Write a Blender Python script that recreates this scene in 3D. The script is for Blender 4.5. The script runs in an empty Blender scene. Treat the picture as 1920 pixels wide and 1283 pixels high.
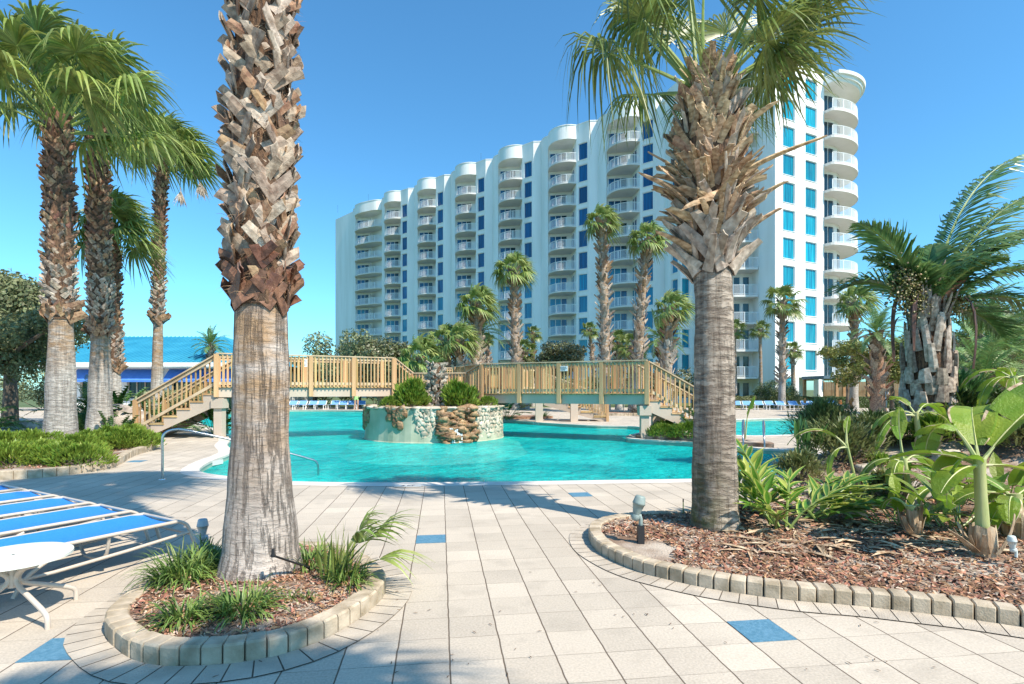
import bpy, math, random
from mathutils import Vector, Matrix, noise
from mathutils.geometry import tessellate_polygon
R = math.radians
V = Vector
sc = bpy.context.scene
COL = sc.collection
# ------------------------------------------------------------------ camera
EYE, FPX, HOR = 1.55, 1024.0, 731.0
cam = bpy.data.objects.new('camera', bpy.data.cameras.new('camera'))
COL.objects.link(cam)
cam.location = (0, 0, EYE)
cam.rotation_euler = (R(90), 0, 0)
cam.data.sensor_width = 36
cam.data.lens = FPX / 1920 * 36
cam.data.shift_y = (HOR - 641.5) / 1920
cam.data.clip_end = 5000
sc.camera = cam
# ------------------------------------------------------------------ sky, sun, exposure
LX, LY, ELEV = -0.75, 0.661, 50.0          # way the light travels over the ground
world = bpy.data.worlds.new('World'); sc.world = world; world.use_nodes = True
nt = world.node_tree; bg = nt.nodes['Background']
sky = nt.nodes.new('ShaderNodeTexSky'); sky.sky_type = 'NISHITA'; sky.sun_disc = False
sky.sun_elevation = R(ELEV); sky.sun_rotation = math.atan2(-LX, -LY)
sky.air_density = 1.0; sky.dust_density = 0.5; sky.ozone_density = 4.0; sky.altitude = 0
tint = nt.nodes.new('ShaderNodeVectorMath'); tint.operation = 'MULTIPLY'; tint.inputs[1].default_value = (0.55, 1.04, 1.16)
nt.links.new(sky.outputs[0], tint.inputs[0]); nt.links.new(tint.outputs[0], bg.inputs[0]); bg.inputs[1].default_value = 0.15
sl = bpy.data.lights.new('sun', 'SUN'); sl.energy = 5.0; sl.angle = R(0.6); sl.color = (1.0, 0.90, 0.76)
so = bpy.data.objects.new('sun', sl); COL.objects.link(so)
ce = math.cos(R(ELEV))
so.rotation_euler = V((LX * ce, LY * ce, -math.sin(R(ELEV)))).to_track_quat('-Z', 'Y').to_euler()
so.location = (30, -20, 40)
sc.view_settings.view_transform = 'Standard'; sc.view_settings.look = 'None'
sc.view_settings.exposure = 0.52; sc.view_settings.gamma = 1
sc.render.engine = 'CYCLES'
sc.cycles.max_bounces = 6; sc.cycles.transparent_max_bounces = 8; sc.cycles.use_denoising = True
sc.cycles.caustics_reflective = False; sc.cycles.caustics_refractive = False

# ------------------------------------------------------------------ helpers
def G(x, y, z=0.0):
    "world point on the level z seen at that spot of the photograph"
    d = (EYE - z) * FPX / (y - HOR)
    return V(((x - 960) / FPX * d, d, z))
def A(x, d, y=None):
    return V(((x - 960) / FPX * d, d, 0 if y is None else EYE - (y - HOR) / FPX * d))
def tag(o, label=None, cat=None, group=None, kind=None):
    if label: o['label'] = label
    if cat: o['category'] = cat
    if group: o['group'] = group
    if kind: o['kind'] = kind
    return o
def empty(name, loc=(0, 0, 0), rz=0.0, label=None, cat=None, group=None):
    o = bpy.data.objects.new(name, None); o.location = loc; o.rotation_euler = (0, 0, rz); o.empty_display_size = .1
    COL.objects.link(o); return tag(o, label, cat, group)
KIDS = {}
def copy_tree(o, parent=None):
    c = o.copy(); COL.objects.link(c); c.parent = parent
    if parent is not None: KIDS.setdefault(parent.name, []).append(c)
    for ch in list(KIDS.get(o.name, [])): copy_tree(ch, c)
    return c
class MB:
    def __init__(s): s.v = []; s.f = []; s.m = []; s.smooth = False
    def quadstrip(s, rows, mi=0, close=False):
        b = len(s.v); n = len(rows[0])
        for r in rows: s.v.extend(r)
        for i in range(len(rows) - 1):
            for j in range(n if close else n - 1):
                k = (j + 1) % n
                s.f.append((b + i*n + j, b + i*n + k, b + (i+1)*n + k, b + (i+1)*n + j)); s.m.append(mi)
    def face(s, pts, mi=0):
        b = len(s.v); s.v.extend(pts); s.f.append(tuple(range(b, b + len(pts)))); s.m.append(mi)
    def box(s, c, size, M=None, mi=0):
        b = len(s.v); hx, hy, hz = size[0]/2, size[1]/2, size[2]/2; c = V(c)
        for dx, dy, dz in ((-1,-1,-1),(1,-1,-1),(1,1,-1),(-1,1,-1),(-1,-1,1),(1,-1,1),(1,1,1),(-1,1,1)):
            p = V((dx*hx, dy*hy, dz*hz))
            if M: p = M @ p
            s.v.append(c + p)
        for q in ((0,3,2,1),(4,5,6,7),(0,1,5,4),(1,2,6,5),(2,3,7,6),(3,0,4,7)):
            s.f.append(tuple(b + i for i in q)); s.m.append(mi)
    def beam(s, p, q, w, h, mi=0, up=(0,0,1)):
        p, q = V(p), V(q); d = (q - p); L = d.length
        if L < 1e-6: return
        d /= L; x = d.cross(V(up))
        if x.length < 1e-4: x = d.cross(V((0,1,0)))
        x.normalize(); u = x.cross(d)
        s.box((p + q) / 2, (w, L, h), Matrix((x, d, u)).transposed(), mi)
    def tube(s, pts, rad, n=8, mi=0, cap=True):
        pts = [V(p) for p in pts]; rows = []; ref = None
        for i, p in enumerate(pts):
            t = (pts[min(i+1, len(pts)-1)] - pts[max(i-1, 0)]).normalized()
            if ref is None:
                ref = t.cross(V((0,0,1)))
                if ref.length < .05: ref = t.cross(V((1,0,0)))
            a = (ref - t * ref.dot(t)).normalized(); ref = a; b = t.cross(a)
            r = rad[i] if isinstance(rad, (list, tuple)) else rad
            rows.append([p + (a*math.cos(2*math.pi*k/n) + b*math.sin(2*math.pi*k/n))*r for k in range(n)])
        s.quadstrip(rows, mi, True)
        if cap: s.face(rows[0][::-1], mi); s.face(rows[-1], mi)
    def lathe(s, prof, c=(0,0,0), n=24, mi=0):
        c = V(c)
        s.quadstrip([[c + V((r*math.cos(2*math.pi*k/n), r*math.sin(2*math.pi*k/n), z)) for k in range(n)] for r, z in prof], mi, True)
    def prism(s, poly, z0, z1, mi=0, top=True, bottom=True):
        n = len(poly); tri = tessellate_polygon([[V((p[0], p[1], 0)) for p in poly]])
        b = len(s.v)
        for z in (z0, z1):
            for p in poly: s.v.append(V((p[0], p[1], z)))
        for i in range(n):
            k = (i + 1) % n; s.f.append((b+i, b+k, b+n+k, b+n+i)); s.m.append(mi)
        for t in tri:
            if top: s.f.append(tuple(b + n + i for i in t)); s.m.append(mi)
            if bottom: s.f.append(tuple(b + i for i in t[::-1])); s.m.append(mi)
    def sheet(s, loops, z, mi=0):
        flat = [V((p[0], p[1], z)) for l in loops for p in l]
        tri = tessellate_polygon([[V((p[0], p[1], 0)) for p in l] for l in loops]); b = len(s.v)
        s.v.extend(flat)
        for t in tri:
            a, c, d = (flat[i] for i in t)
            if (c - a).cross(d - a).z < 0: t = t[::-1]
            s.f.append(tuple(b + i for i in t)); s.m.append(mi)
    def xform(s, M, start=0):
        for i in range(start, len(s.v)): s.v[i] = M @ V(s.v[i])
    def mesh(s, name, mats):
        me = bpy.data.meshes.new(name); me.from_pydata([tuple(v) for v in s.v], [], s.f)
        if not isinstance(mats, (list, tuple)): mats = [mats]
        for m in mats: me.materials.append(m)
        if len(mats) > 1: me.polygons.foreach_set('material_index', s.m)
        if s.smooth: me.polygons.foreach_set('use_smooth', [True]*len(s.f))
        me.update(); return me
    def build(s, name, mats, parent=None, smooth=None, loc=None):
        if smooth is not None: s.smooth = smooth
        return link(name, s.mesh(name, mats), parent, loc)
def link(name, me, parent=None, loc=None):
    o = bpy.data.objects.new(name, me); COL.objects.link(o)
    if parent is not None: o.parent = parent; KIDS.setdefault(parent.name, []).append(o)
    if loc is not None: o.location = loc
    return o
def spline(pts, n=6, closed=True):
    out = []; N = len(pts)
    for i in range(N if closed else N - 1):
        g = (lambda k: pts[k % N]) if closed else (lambda k: pts[max(0, min(N-1, k))])
        a, b, c, d = (V(g(i+k)[:2] + (0,)) if isinstance(g(i+k), tuple) else V((g(i+k)[0], g(i+k)[1], 0)) for k in (-1, 0, 1, 2))
        for j in range(n):
            t = j / n
            p = .5*((2*b) + (c-a)*t + (2*a-5*b+4*c-d)*t*t + (3*b-a-3*c+d)*t**3)
            out.append((p.x, p.y))
    if not closed: out.append((pts[-1][0], pts[-1][1]))
    return out
def area(poly): return sum(poly[i-1][0]*poly[i][1]-poly[i][0]*poly[i-1][1] for i in range(len(poly)))/2
def offset(poly, d, closed=True):
    "outline moved outwards by d"
    s = 1 if (not closed or area(poly) > 0) else -1; out = []; N = len(poly)
    for i in range(N):
        if closed: a, c = V(poly[i-1]), V(poly[(i+1) % N])
        else: a, c = V(poly[max(i-1, 0)]), V(poly[min(i+1, N-1)])
        t = (c - a).normalized(); out.append((poly[i][0] + t.y*d*s, poly[i][1] - t.x*d*s))
    return out
def inside(poly, x, y):
    r = False; j = len(poly) - 1
    for i in range(len(poly)):
        xi, yi = poly[i]; xj, yj = poly[j]
        if (yi > y) != (yj > y) and x < (xj-xi)*(y-yi)/(yj-yi)+xi: r = not r
        j = i
    return r
def resample(poly, step, closed=True):
    pts = [V(p) for p in poly] + ([V(poly[0])] if closed else []); L = [0]
    for i in range(1, len(pts)): L.append(L[-1] + (pts[i]-pts[i-1]).length)
    n = max(3, round(L[-1]/step)); out = []; j = 0
    for k in range(n if closed else n + 1):
        t = L[-1]*k/n
        while j < len(L)-2 and L[j+1] < t: j += 1
        u = (t-L[j])/max(1e-9, L[j+1]-L[j]); out.append(pts[j].lerp(pts[j+1], u))
    return out

# ------------------------------------------------------------------ materials
MATS = {}
def mat(name, c1, c2=None, scale=4.0, rough=.7, bump=0.0, bscale=None, island=0.0, metal=0.0, trans=0.0, stretch=(1,1,1),
        detail=5.0, spec=.5, lo=.35, hi=.65, coat=0.0, hue=0.0, bdist=.02):
    if name in MATS: return MATS[name]
    m = bpy.data.materials.new(name); m.use_nodes = True; t = m.node_tree; N = t.nodes; L = t.links
    b = N['Principled BSDF']; b.inputs['Roughness'].default_value = rough; b.inputs['Metallic'].default_value = metal
    b.inputs['Specular IOR Level'].default_value = spec; b.inputs['Coat Weight'].default_value = coat
    tc = N.new('ShaderNodeTexCoord'); mp = N.new('ShaderNodeMapping'); mp.inputs['Scale'].default_value = stretch
    L.new(tc.outputs['Object'], mp.inputs[0])
    col = None
    if c2 is not None:
        nz = N.new('ShaderNodeTexNoise'); nz.inputs['Scale'].default_value = scale; nz.inputs['Detail'].default_value = detail
        L.new(mp.outputs[0], nz.inputs['Vector'])
        rp = N.new('ShaderNodeValToRGB'); rp.color_ramp.elements[0].position = lo; rp.color_ramp.elements[1].position = hi
        rp.color_ramp.elements[0].color = (*c1, 1); rp.color_ramp.elements[1].color = (*c2, 1)
        L.new(nz.outputs['Fac'], rp.inputs[0]); col = rp.outputs[0]
    else:
        rg = N.new('ShaderNodeRGB'); rg.outputs[0].default_value = (*c1, 1); col = rg.outputs[0]
    if island or hue:
        ge = N.new('ShaderNodeNewGeometry'); mr = N.new('ShaderNodeMapRange')
        mr.inputs['To Min'].default_value = 1 - island; mr.inputs['To Max'].default_value = 1 + island
        L.new(ge.outputs['Random Per Island'], mr.inputs['Value'])
        h = N.new('ShaderNodeHueSaturation'); L.new(col, h.inputs['Color']); L.new(mr.outputs[0], h.inputs['Value'])
        if hue:
            ml = N.new('ShaderNodeMath'); ml.operation = 'MULTIPLY'; ml.inputs[1].default_value = 17.31; L.new(ge.outputs['Random Per Island'], ml.inputs[0])
            fr = N.new('ShaderNodeMath'); fr.operation = 'FRACT'; L.new(ml.outputs[0], fr.inputs[0])
            m2 = N.new('ShaderNodeMapRange'); m2.inputs['To Min'].default_value = .5 - hue; m2.inputs['To Max'].default_value = .5 + hue
            L.new(fr.outputs[0], m2.inputs['Value']); L.new(m2.outputs[0], h.inputs['Hue'])
        col = h.outputs[0]
    L.new(col, b.inputs['Base Color'])
    if bump:
        n2 = N.new('ShaderNodeTexNoise'); n2.inputs['Scale'].default_value = bscale or scale*4; n2.inputs['Detail'].default_value = 6
        L.new(mp.outputs[0], n2.inputs['Vector'])
        bp = N.new('ShaderNodeBump'); bp.inputs['Strength'].default_value = bump; bp.inputs['Distance'].default_value = bdist
        L.new(n2.outputs['Fac'], bp.inputs['Height']); L.new(bp.outputs[0], b.inputs['Normal'])
    if trans:
        tr = N.new('ShaderNodeBsdfTranslucent'); L.new(col, tr.inputs['Color']); mx = N.new('ShaderNodeMixShader'); mx.inputs[0].default_value = trans
        L.new(b.outputs[0], mx.inputs[1]); L.new(tr.outputs[0], mx.inputs[2]); L.new(mx.outputs[0], N['Material Output'].inputs[0])
    MATS[name] = m; return m
M_leaf_fan = mat('leaf_fan', (.15,.22,.035), (.32,.37,.11), 3, .42, island=.4, trans=.3, hue=.02, spec=.6)
M_leaf_fan2 = mat('leaf_fan_dark', (.11,.17,.03), (.25,.30,.085), 3, .4, island=.35, trans=.28, hue=.02, spec=.6)
M_leaf_far = mat('leaf_far', (.17,.25,.05), (.32,.38,.13), 1.2, .5, island=.4, trans=.28, hue=.025)
M_pin = mat('leaf_pinnate', (.08,.17,.045), (.19,.29,.10), 3, .38, island=.3, trans=.22, hue=.015)
M_pin_far = mat('leaf_pinnate_far', (.11,.22,.06), (.20,.30,.10), 1.5, .5, island=.35, trans=.28, hue=.02)
M_petiole = mat('petiole', (.16,.24,.05), (.26,.33,.09), 6, .45, island=.15)
M_boot = mat('boot_grey', (.18,.125,.09), (.46,.365,.28), 16, .8, .8, 40, island=.32, hue=.012, bdist=.008)
M_boot2 = mat('boot_brown', (.18,.09,.05), (.42,.27,.16), 16, .75, .8, 40, island=.35, hue=.012, bdist=.008)
M_boot3 = mat('boot_red', (.09,.04,.025), (.25,.12,.07), 14, .6, .7, 40, island=.3, hue=.01, bdist=.008)
M_bootw = mat('boot_pale', (.27,.21,.16), (.56,.475,.39), 14, .85, .8, 40, island=.28, hue=.01, bdist=.008)
M_bootd = mat('boot_dead', (.26,.155,.08), (.60,.44,.28), 14, .8, .8, 30, island=.3, hue=.012, stretch=(1,1,2.5), bdist=.008)
M_fibre = mat('fibre', (.05,.03,.02), (.20,.11,.06), 40, .9, 1, 120, stretch=(1,1,.3))
M_leaf_tree = mat('leaf_oak', (.13,.16,.07), (.28,.31,.16), 1.2, .5, island=.5, trans=.3, hue=.02)
M_leaf_yel = mat('leaf_yellow', (.13,.17,.03), (.28,.27,.07), 1.2, .5, island=.45, trans=.3, hue=.025)
M_leaf_dark = mat('leaf_dark', (.07,.09,.03), (.20,.20,.09), 1.2, .4, island=.5, trans=.15, hue=.03, spec=.7)
M_leaf_hedge = mat('leaf_hedge', (.05,.09,.02), (.13,.18,.05), 2, .5, island=.4, trans=.2, hue=.02)
M_leaf_bright = mat('leaf_bright', (.14,.24,.025), (.32,.42,.07), 2, .45, island=.35, trans=.3, hue=.02)
M_leaf_mondo = mat('leaf_mondo', (.07,.14,.025), (.22,.31,.07), 6, .45, island=.4, trans=.25, hue=.015)
M_leaf_banana = mat('leaf_banana', (.15,.27,.02), (.30,.40,.05), 3, .42, bump=.5, bscale=45, island=.3, trans=.45, hue=.015)
M_stalk = mat('banana_stalk', (.33,.38,.13), (.48,.47,.22), 8, .5, .3, 20, stretch=(1,1,.2))
M_dry = mat('dry_husk', (.25,.15,.08), (.6,.47,.32), 12, .8, .6, 40, island=.3, stretch=(1,1,.25))
M_wood = mat('deck_wood', (.42,.25,.10), (.60,.41,.20), 2.5, .75, .35, 30, island=.27, stretch=(1,1,.12), hue=.012)
M_woodh = mat('deck_wood_rail', (.46,.33,.20), (.62,.48,.32), 2.5, .75, .3, 30, island=.1)
M_beige = mat('beige_paint', (.52,.42,.33), (.60,.49,.39), 1.2, .7, .1, 8)
M_block = mat('concrete_block', (.31,.245,.165), (.53,.44,.33), 7, .9, .7, 60, island=.10, bdist=.006)
M_white = mat('white_stucco', (.77,.77,.74), (.89,.89,.87), .6, .8, .12, 20, stretch=(1,1,.12))
M_whitep = mat('white_paint', (.80,.80,.80), None, rough=.5)
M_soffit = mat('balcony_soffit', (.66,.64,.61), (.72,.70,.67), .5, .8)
M_metal = mat('tan_metal', (.50,.43,.36), (.56,.49,.42), 3, .4, spec=.6)
M_steel = mat('steel_rail', (.45,.45,.46), (.6,.6,.6), 8, .25, metal=1.0)
M_sling = mat('blue_sling', (.02,.21,.62), (.035,.25,.70), 60, .6, .15, 220)
M_tabletop = mat('table_top', (.72,.74,.66), (.78,.79,.72), 3, .35)
M_trunkbark = None
M_rock = mat('rock', (.28,.23,.19), (.52,.46,.40), 2.5, .9, .9, 9, island=.15, bdist=.05)
M_rockb = mat('rock_brown', (.14,.07,.03), (.42,.27,.14), 3.5, .45, .9, 10, island=.3, bdist=.05)
M_stone = mat('stone_pale', (.36,.30,.22), (.62,.55,.44), 3, .85, .6, 12, island=.22, bdist=.03)
M_black = mat('black_plastic', (.02,.02,.022), None, rough=.5)
M_verd = mat('verdigris_paint', (.19,.25,.235), (.28,.34,.32), 9, .5, .1)
def bark(name, low, high, ring, zsplit, orange=(.40,.26,.15), vert=14, rings=30, cmin=.25, moss=False):
    "palm bark: cracks running up, fine rings round, browner above zsplit"
    m = bpy.data.materials.new(name); m.use_nodes = True; t = m.node_tree; N = t.nodes; L = t.links; b = N['Principled BSDF']
    b.inputs['Roughness'].default_value = .9
    tc = N.new('ShaderNodeTexCoord')
    def nz(st, sc_, det=5, rgh=.6):
        mp = N.new('ShaderNodeMapping'); mp.inputs['Scale'].default_value = st; L.new(tc.outputs['Object'], mp.inputs[0])
        n = N.new('ShaderNodeTexNoise'); n.inputs['Scale'].default_value = sc_; n.inputs['Detail'].default_value = det; n.inputs['Roughness'].default_value = rgh
        L.new(mp.outputs[0], n.inputs['Vector']); return n.outputs['Fac']
    def mth(op, a, b_, clamp=False):
        n = N.new('ShaderNodeMath'); n.operation = op; n.use_clamp = clamp
        for i, x in enumerate((a, b_)):
            if isinstance(x, (int, float)): n.inputs[i].default_value = x
            elif x is not None: L.new(x, n.inputs[i])
        return n.outputs[0]
    def rmp(f, p0, p1):
        n = N.new('ShaderNodeMapRange'); n.inputs['From Min'].default_value = p0; n.inputs['From Max'].default_value = p1; L.new(f, n.inputs['Value']); return n.outputs[0]
    crack = rmp(nz((1, 1, .055), vert, 6, .75), .41, .50)          # 0 in the cracks
    rg = rmp(nz((.25, .25, 1), rings, 5, .7), .38, .55)
    blot = nz((1, 1, .6), 2.2, 4)
    def mixc(f, a, c):
        n = N.new('ShaderNodeMix'); n.data_type = 'RGBA'
        L.new(f, n.inputs[0])
        for i, x in ((6, a), (7, c)):
            if isinstance(x, tuple): n.inputs[i].default_value = (*x, 1)
            else: L.new(x, n.inputs[i])
        return n.outputs[2]
    base = mixc(rmp(blot, .35, .65), low, high)
    sp = N.new('ShaderNodeSeparateXYZ'); L.new(tc.outputs['Object'], sp.inputs[0])
    up = mth('MULTIPLY', rmp(sp.outputs['Z'], zsplit - .6, zsplit + .2), rmp(nz((.6, .6, 1.6), 5, 5), .36, .58), True)
    base = mixc(up, base, orange)
    dk = mth('MULTIPLY', crack, rg)
    dk = mth('ADD', mth('MULTIPLY', mth('ADD', mth('MULTIPLY', crack, 1-ring), mth('MULTIPLY', rg, ring)), 1-cmin), cmin)
    fin = mixc(dk, (low[0]*.35, low[1]*.3, low[2]*.27), base)
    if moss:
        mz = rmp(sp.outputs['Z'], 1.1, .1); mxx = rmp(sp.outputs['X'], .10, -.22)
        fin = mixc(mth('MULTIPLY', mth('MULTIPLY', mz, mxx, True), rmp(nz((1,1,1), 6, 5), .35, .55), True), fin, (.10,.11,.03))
    L.new(fin, b.inputs['Base Color'])
    bp = N.new('ShaderNodeBump'); bp.inputs['Strength'].default_value = 1.0; bp.inputs['Distance'].default_value = .022
    L.new(dk, bp.inputs['Height']); L.new(bp.outputs[0], b.inputs['Normal'])
    MATS[name] = m; return m
M_bark1 = bark('bark_wide', (.36,.30,.26), (.56,.49,.43), .28, 1.2, vert=24, rings=40)
M_bark2 = bark('bark_ringed', (.30,.24,.19), (.50,.42,.34), .66, 9, vert=14, rings=20, cmin=.0, moss=True)
M_bark3 = bark('bark_pale', (.38,.34,.30), (.60,.55,.49), .6, 2.4, vert=12, rings=22)
M_barkt = mat('bark_tree', (.08,.06,.045), (.20,.16,.12), 6, .9, .8, 20, stretch=(1,1,.3))
# ------------------------------------------------------------------ ground, paving, pool
# paving squares lie along this axis
AX = V((-.129, .9917)).normalized(); BX = V((AX.y, -AX.x)); PW = .3062
tileA, tileB = V((-.841, 5.668)), V((1.60, 3.488))
B0, A0 = tileA.dot(BX) - PW/2, tileA.dot(AX) - PW/2
def pave_mat(name, base, dark, blue=False):
    m = bpy.data.materials.new(name); m.use_nodes = True; t = m.node_tree; N = t.nodes; L = t.links; b = N['Principled BSDF']
    b.inputs['Roughness'].default_value = .85; b.inputs['Specular IOR Level'].default_value = .3
    tc = N.new('ShaderNodeTexCoord'); sp = N.new('ShaderNodeSeparateXYZ'); L.new(tc.outputs['Object'], sp.inputs[0])
    def mth(op, a, b_=None, clamp=False):
        n = N.new('ShaderNodeMath'); n.operation = op; n.use_clamp = clamp
        for i, x in enumerate((a, b_)):
            if isinstance(x, (int, float)): n.inputs[i].default_value = x
            elif x is not None: L.new(x, n.inputs[i])
        return n.outputs[0]
    def nz(s, d=4, src=None):
        n = N.new('ShaderNodeTexNoise'); n.inputs['Scale'].default_value = s; n.inputs['Detail'].default_value = d; L.new(src or tc.outputs['Object'], n.inputs['Vector']); return n.outputs['Fac']
    wob = mth('MULTIPLY', mth('SUBTRACT', nz(7), .5), .012)
    u = mth('DIVIDE', mth('ADD', mth('SUBTRACT', mth('ADD', mth('MULTIPLY', sp.outputs['X'], BX.x), mth('MULTIPLY', sp.outputs['Y'], BX.y)), B0), wob), PW)
    v = mth('DIVIDE', mth('ADD', mth('SUBTRACT', mth('ADD', mth('MULTIPLY', sp.outputs['X'], AX.x), mth('MULTIPLY', sp.outputs['Y'], AX.y)), A0), wob), PW)
    cu, cv = mth('FLOOR', u), mth('FLOOR', v)
    def edge(x): return mth('MULTIPLY', mth('SUBTRACT', .5, mth('ABSOLUTE', mth('SUBTRACT', mth('FRACT', x), .5))), PW)   # metres to nearest joint
    eu, ev = edge(u), edge(v)
    cmb = N.new('ShaderNodeCombineXYZ'); L.new(cu, cmb.inputs[0]); L.new(cv, cmb.inputs[1])
    wn = N.new('ShaderNodeTexWhiteNoise'); L.new(cmb.outputs[0], wn.inputs['Vector'])
    def rng(f, a0, a1, t0=0., t1=1.):
        n = N.new('ShaderNodeMapRange'); n.inputs['From Min'].default_value = a0; n.inputs['From Max'].default_value = a1
        n.inputs['To Min'].default_value = t0; n.inputs['To Max'].default_value = t1; L.new(f, n.inputs['Value']); return n.outputs[0]
    ju = rng(eu, .0024, .0062); jv0 = rng(ev, .0008, .0028)
    jv = mth('MAXIMUM', jv0, rng(nz(2.3), .40, .62, .1, .8))        # cross joints are tight and fade out
    jo = mth('MULTIPLY', ju, jv)
    big = nz(.9, 5); fine = nz(70, 3); speck = nz(130, 2)
    def mixc(f, a, c):
        n = N.new('ShaderNodeMix'); n.data_type = 'RGBA'; L.new(f, n.inputs[0])
        for i, x in ((6, a), (7, c)):
            if isinstance(x, tuple): n.inputs[i].default_value = (*x, 1)
            else: L.new(x, n.inputs[i])
        return n.outputs[2]
    c = mixc(rng(big, .35, .68), tuple(x*.84 for x in base), base)
    hs_ = N.new('ShaderNodeHueSaturation'); L.new(c, hs_.inputs['Color'])
    L.new(mth('ADD', rng(wn.outputs['Value'], 0, 1, .87, 1.06), rng(fine, .3, .7, -.13, .13)), hs_.inputs['Value'])
    c = mixc(mth('MULTIPLY', rng(speck, .64, .70), .35), hs_.outputs[0], (.12, .10, .08))
    stain = mth('MULTIPLY', mth('ADD', rng(nz(3.2, 6), .54, .70), mth('MULTIPLY', rng(nz(.45, 7), .50, .64), .8)), .36, True)
    c = mixc(stain, c, tuple(x*.55 for x in base))
    c = mixc(jo, dark, c)
    L.new(c, b.inputs['Base Color'])
    bp = N.new('ShaderNodeBump'); bp.inputs['Strength'].default_value = .5; bp.inputs['Distance'].default_value = .006
    L.new(mth('ADD', jo, mth('MULTIPLY', fine, .25)), bp.inputs['Height']); L.new(bp.outputs[0], b.inputs['Normal'])
    return m
M_pave = pave_mat('paving', (.57,.495,.405), (.12,.09,.065))
M_coping = mat('coping', (.60,.54,.47), (.70,.64,.57), 3, .8, .2, 60)
M_plaster = mat('pool_plaster', (.10,.55,.58), (.16,.62,.64), .7, .8)
M_step = mat('step_plaster', (.50,.64,.50), (.62,.70,.58), 2, .8)
M_poolwall = mat('pool_wall', (.30,.42,.33), (.42,.52,.42), 2, .6, .2, 10)
POOL = spline([(-8.9,17.2),(-8.0,15.3),(-6.96,13.56),(-6.53,11.84),(-6.2,10.85),(-5.85,10.25),(-5.3,9.85),(-4.6,9.5),(-3.71,9.17),(-1.95,9.05),(.36,9.18),(1.7,9.3),(3.05,9.42),
   (4.0,9.6),(4.9,10.0),(5.6,10.8),(6.2,12.1),(7.5,13.4),(7.05,13.95),(6.07,14.8),(5.3,16.1),(4.3,16.75),(3.7,17.5),(4.1,18.8),(5.3,21.0),(5.2,23.0),
   (3.24,23.9),(1.0,26.2),(-.9,29.2),(-5,36),(-10.7,40.5),(-16.3,41.8),(-20.5,39.7),(-20,33),(-15,26),(-11,20.5)], 5)
POOL2 = spline([(7.4,19.0),(9.6,18.8),(12,21),(15,26),(15.8,29.6),(11.6,28.4),(9,25)], 6)
for P in (POOL, POOL2):
    if area(P) < 0: P.reverse()
DECK = [(-45,-15),(60,-15),(60,50),(-60,50),(-60,-15)]
DECK = [(-60,-15),(60,-15),(60,47.5),(-60,47.5)]
mb = MB(); mb.sheet([DECK, POOL[::-1], POOL2[::-1]], 0); tag(mb.build('pool_deck', M_pave), kind='structure')
M_grass = mat('lawn', (.06,.10,.025), (.13,.16,.06), .6, .95, .3, 20)
mb = MB(); mb.sheet([[(-1500,-600),(1500,-600),(1500,2400),(-1500,2400)], DECK[::-1]], 0); tag(mb.build('ground', M_grass), kind='structure')
for nm, P in (('pool_basin', POOL), ('far_pool_basin', POOL2)):
    mb = MB(); n = len(P)
    for i in range(n):
        a, b_ = P[i], P[(i+1) % n]
        mb.face([V((*a, 0)), V((*b_, 0)), V((*b_, -.45)), V((*a, -.45))], 0)
        mb.face([V((*a, -.45)), V((*b_, -.45)), V((*b_, -1.3)), V((*a, -1.3))], 1)
    mb.sheet([P], -1.3, 1)
    tag(mb.build('pool_basin', [M_poolwall, M_plaster]), kind='structure')
    out = offset(P, .30); mb = MB()
    lip = offset(P, -.015)
    for i in range(n):
        k = (i+1) % n
        mb.face([V((*out[i], .004)), V((*out[k], .004)), V((*lip[k], .012)), V((*lip[i], .012))])
        mb.face([V((*lip[i], .012)), V((*lip[k], .012)), V((*lip[k], -.04)), V((*lip[i], -.04))])
    tag(mb.build('pool_coping', M_coping), kind='structure')
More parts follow.
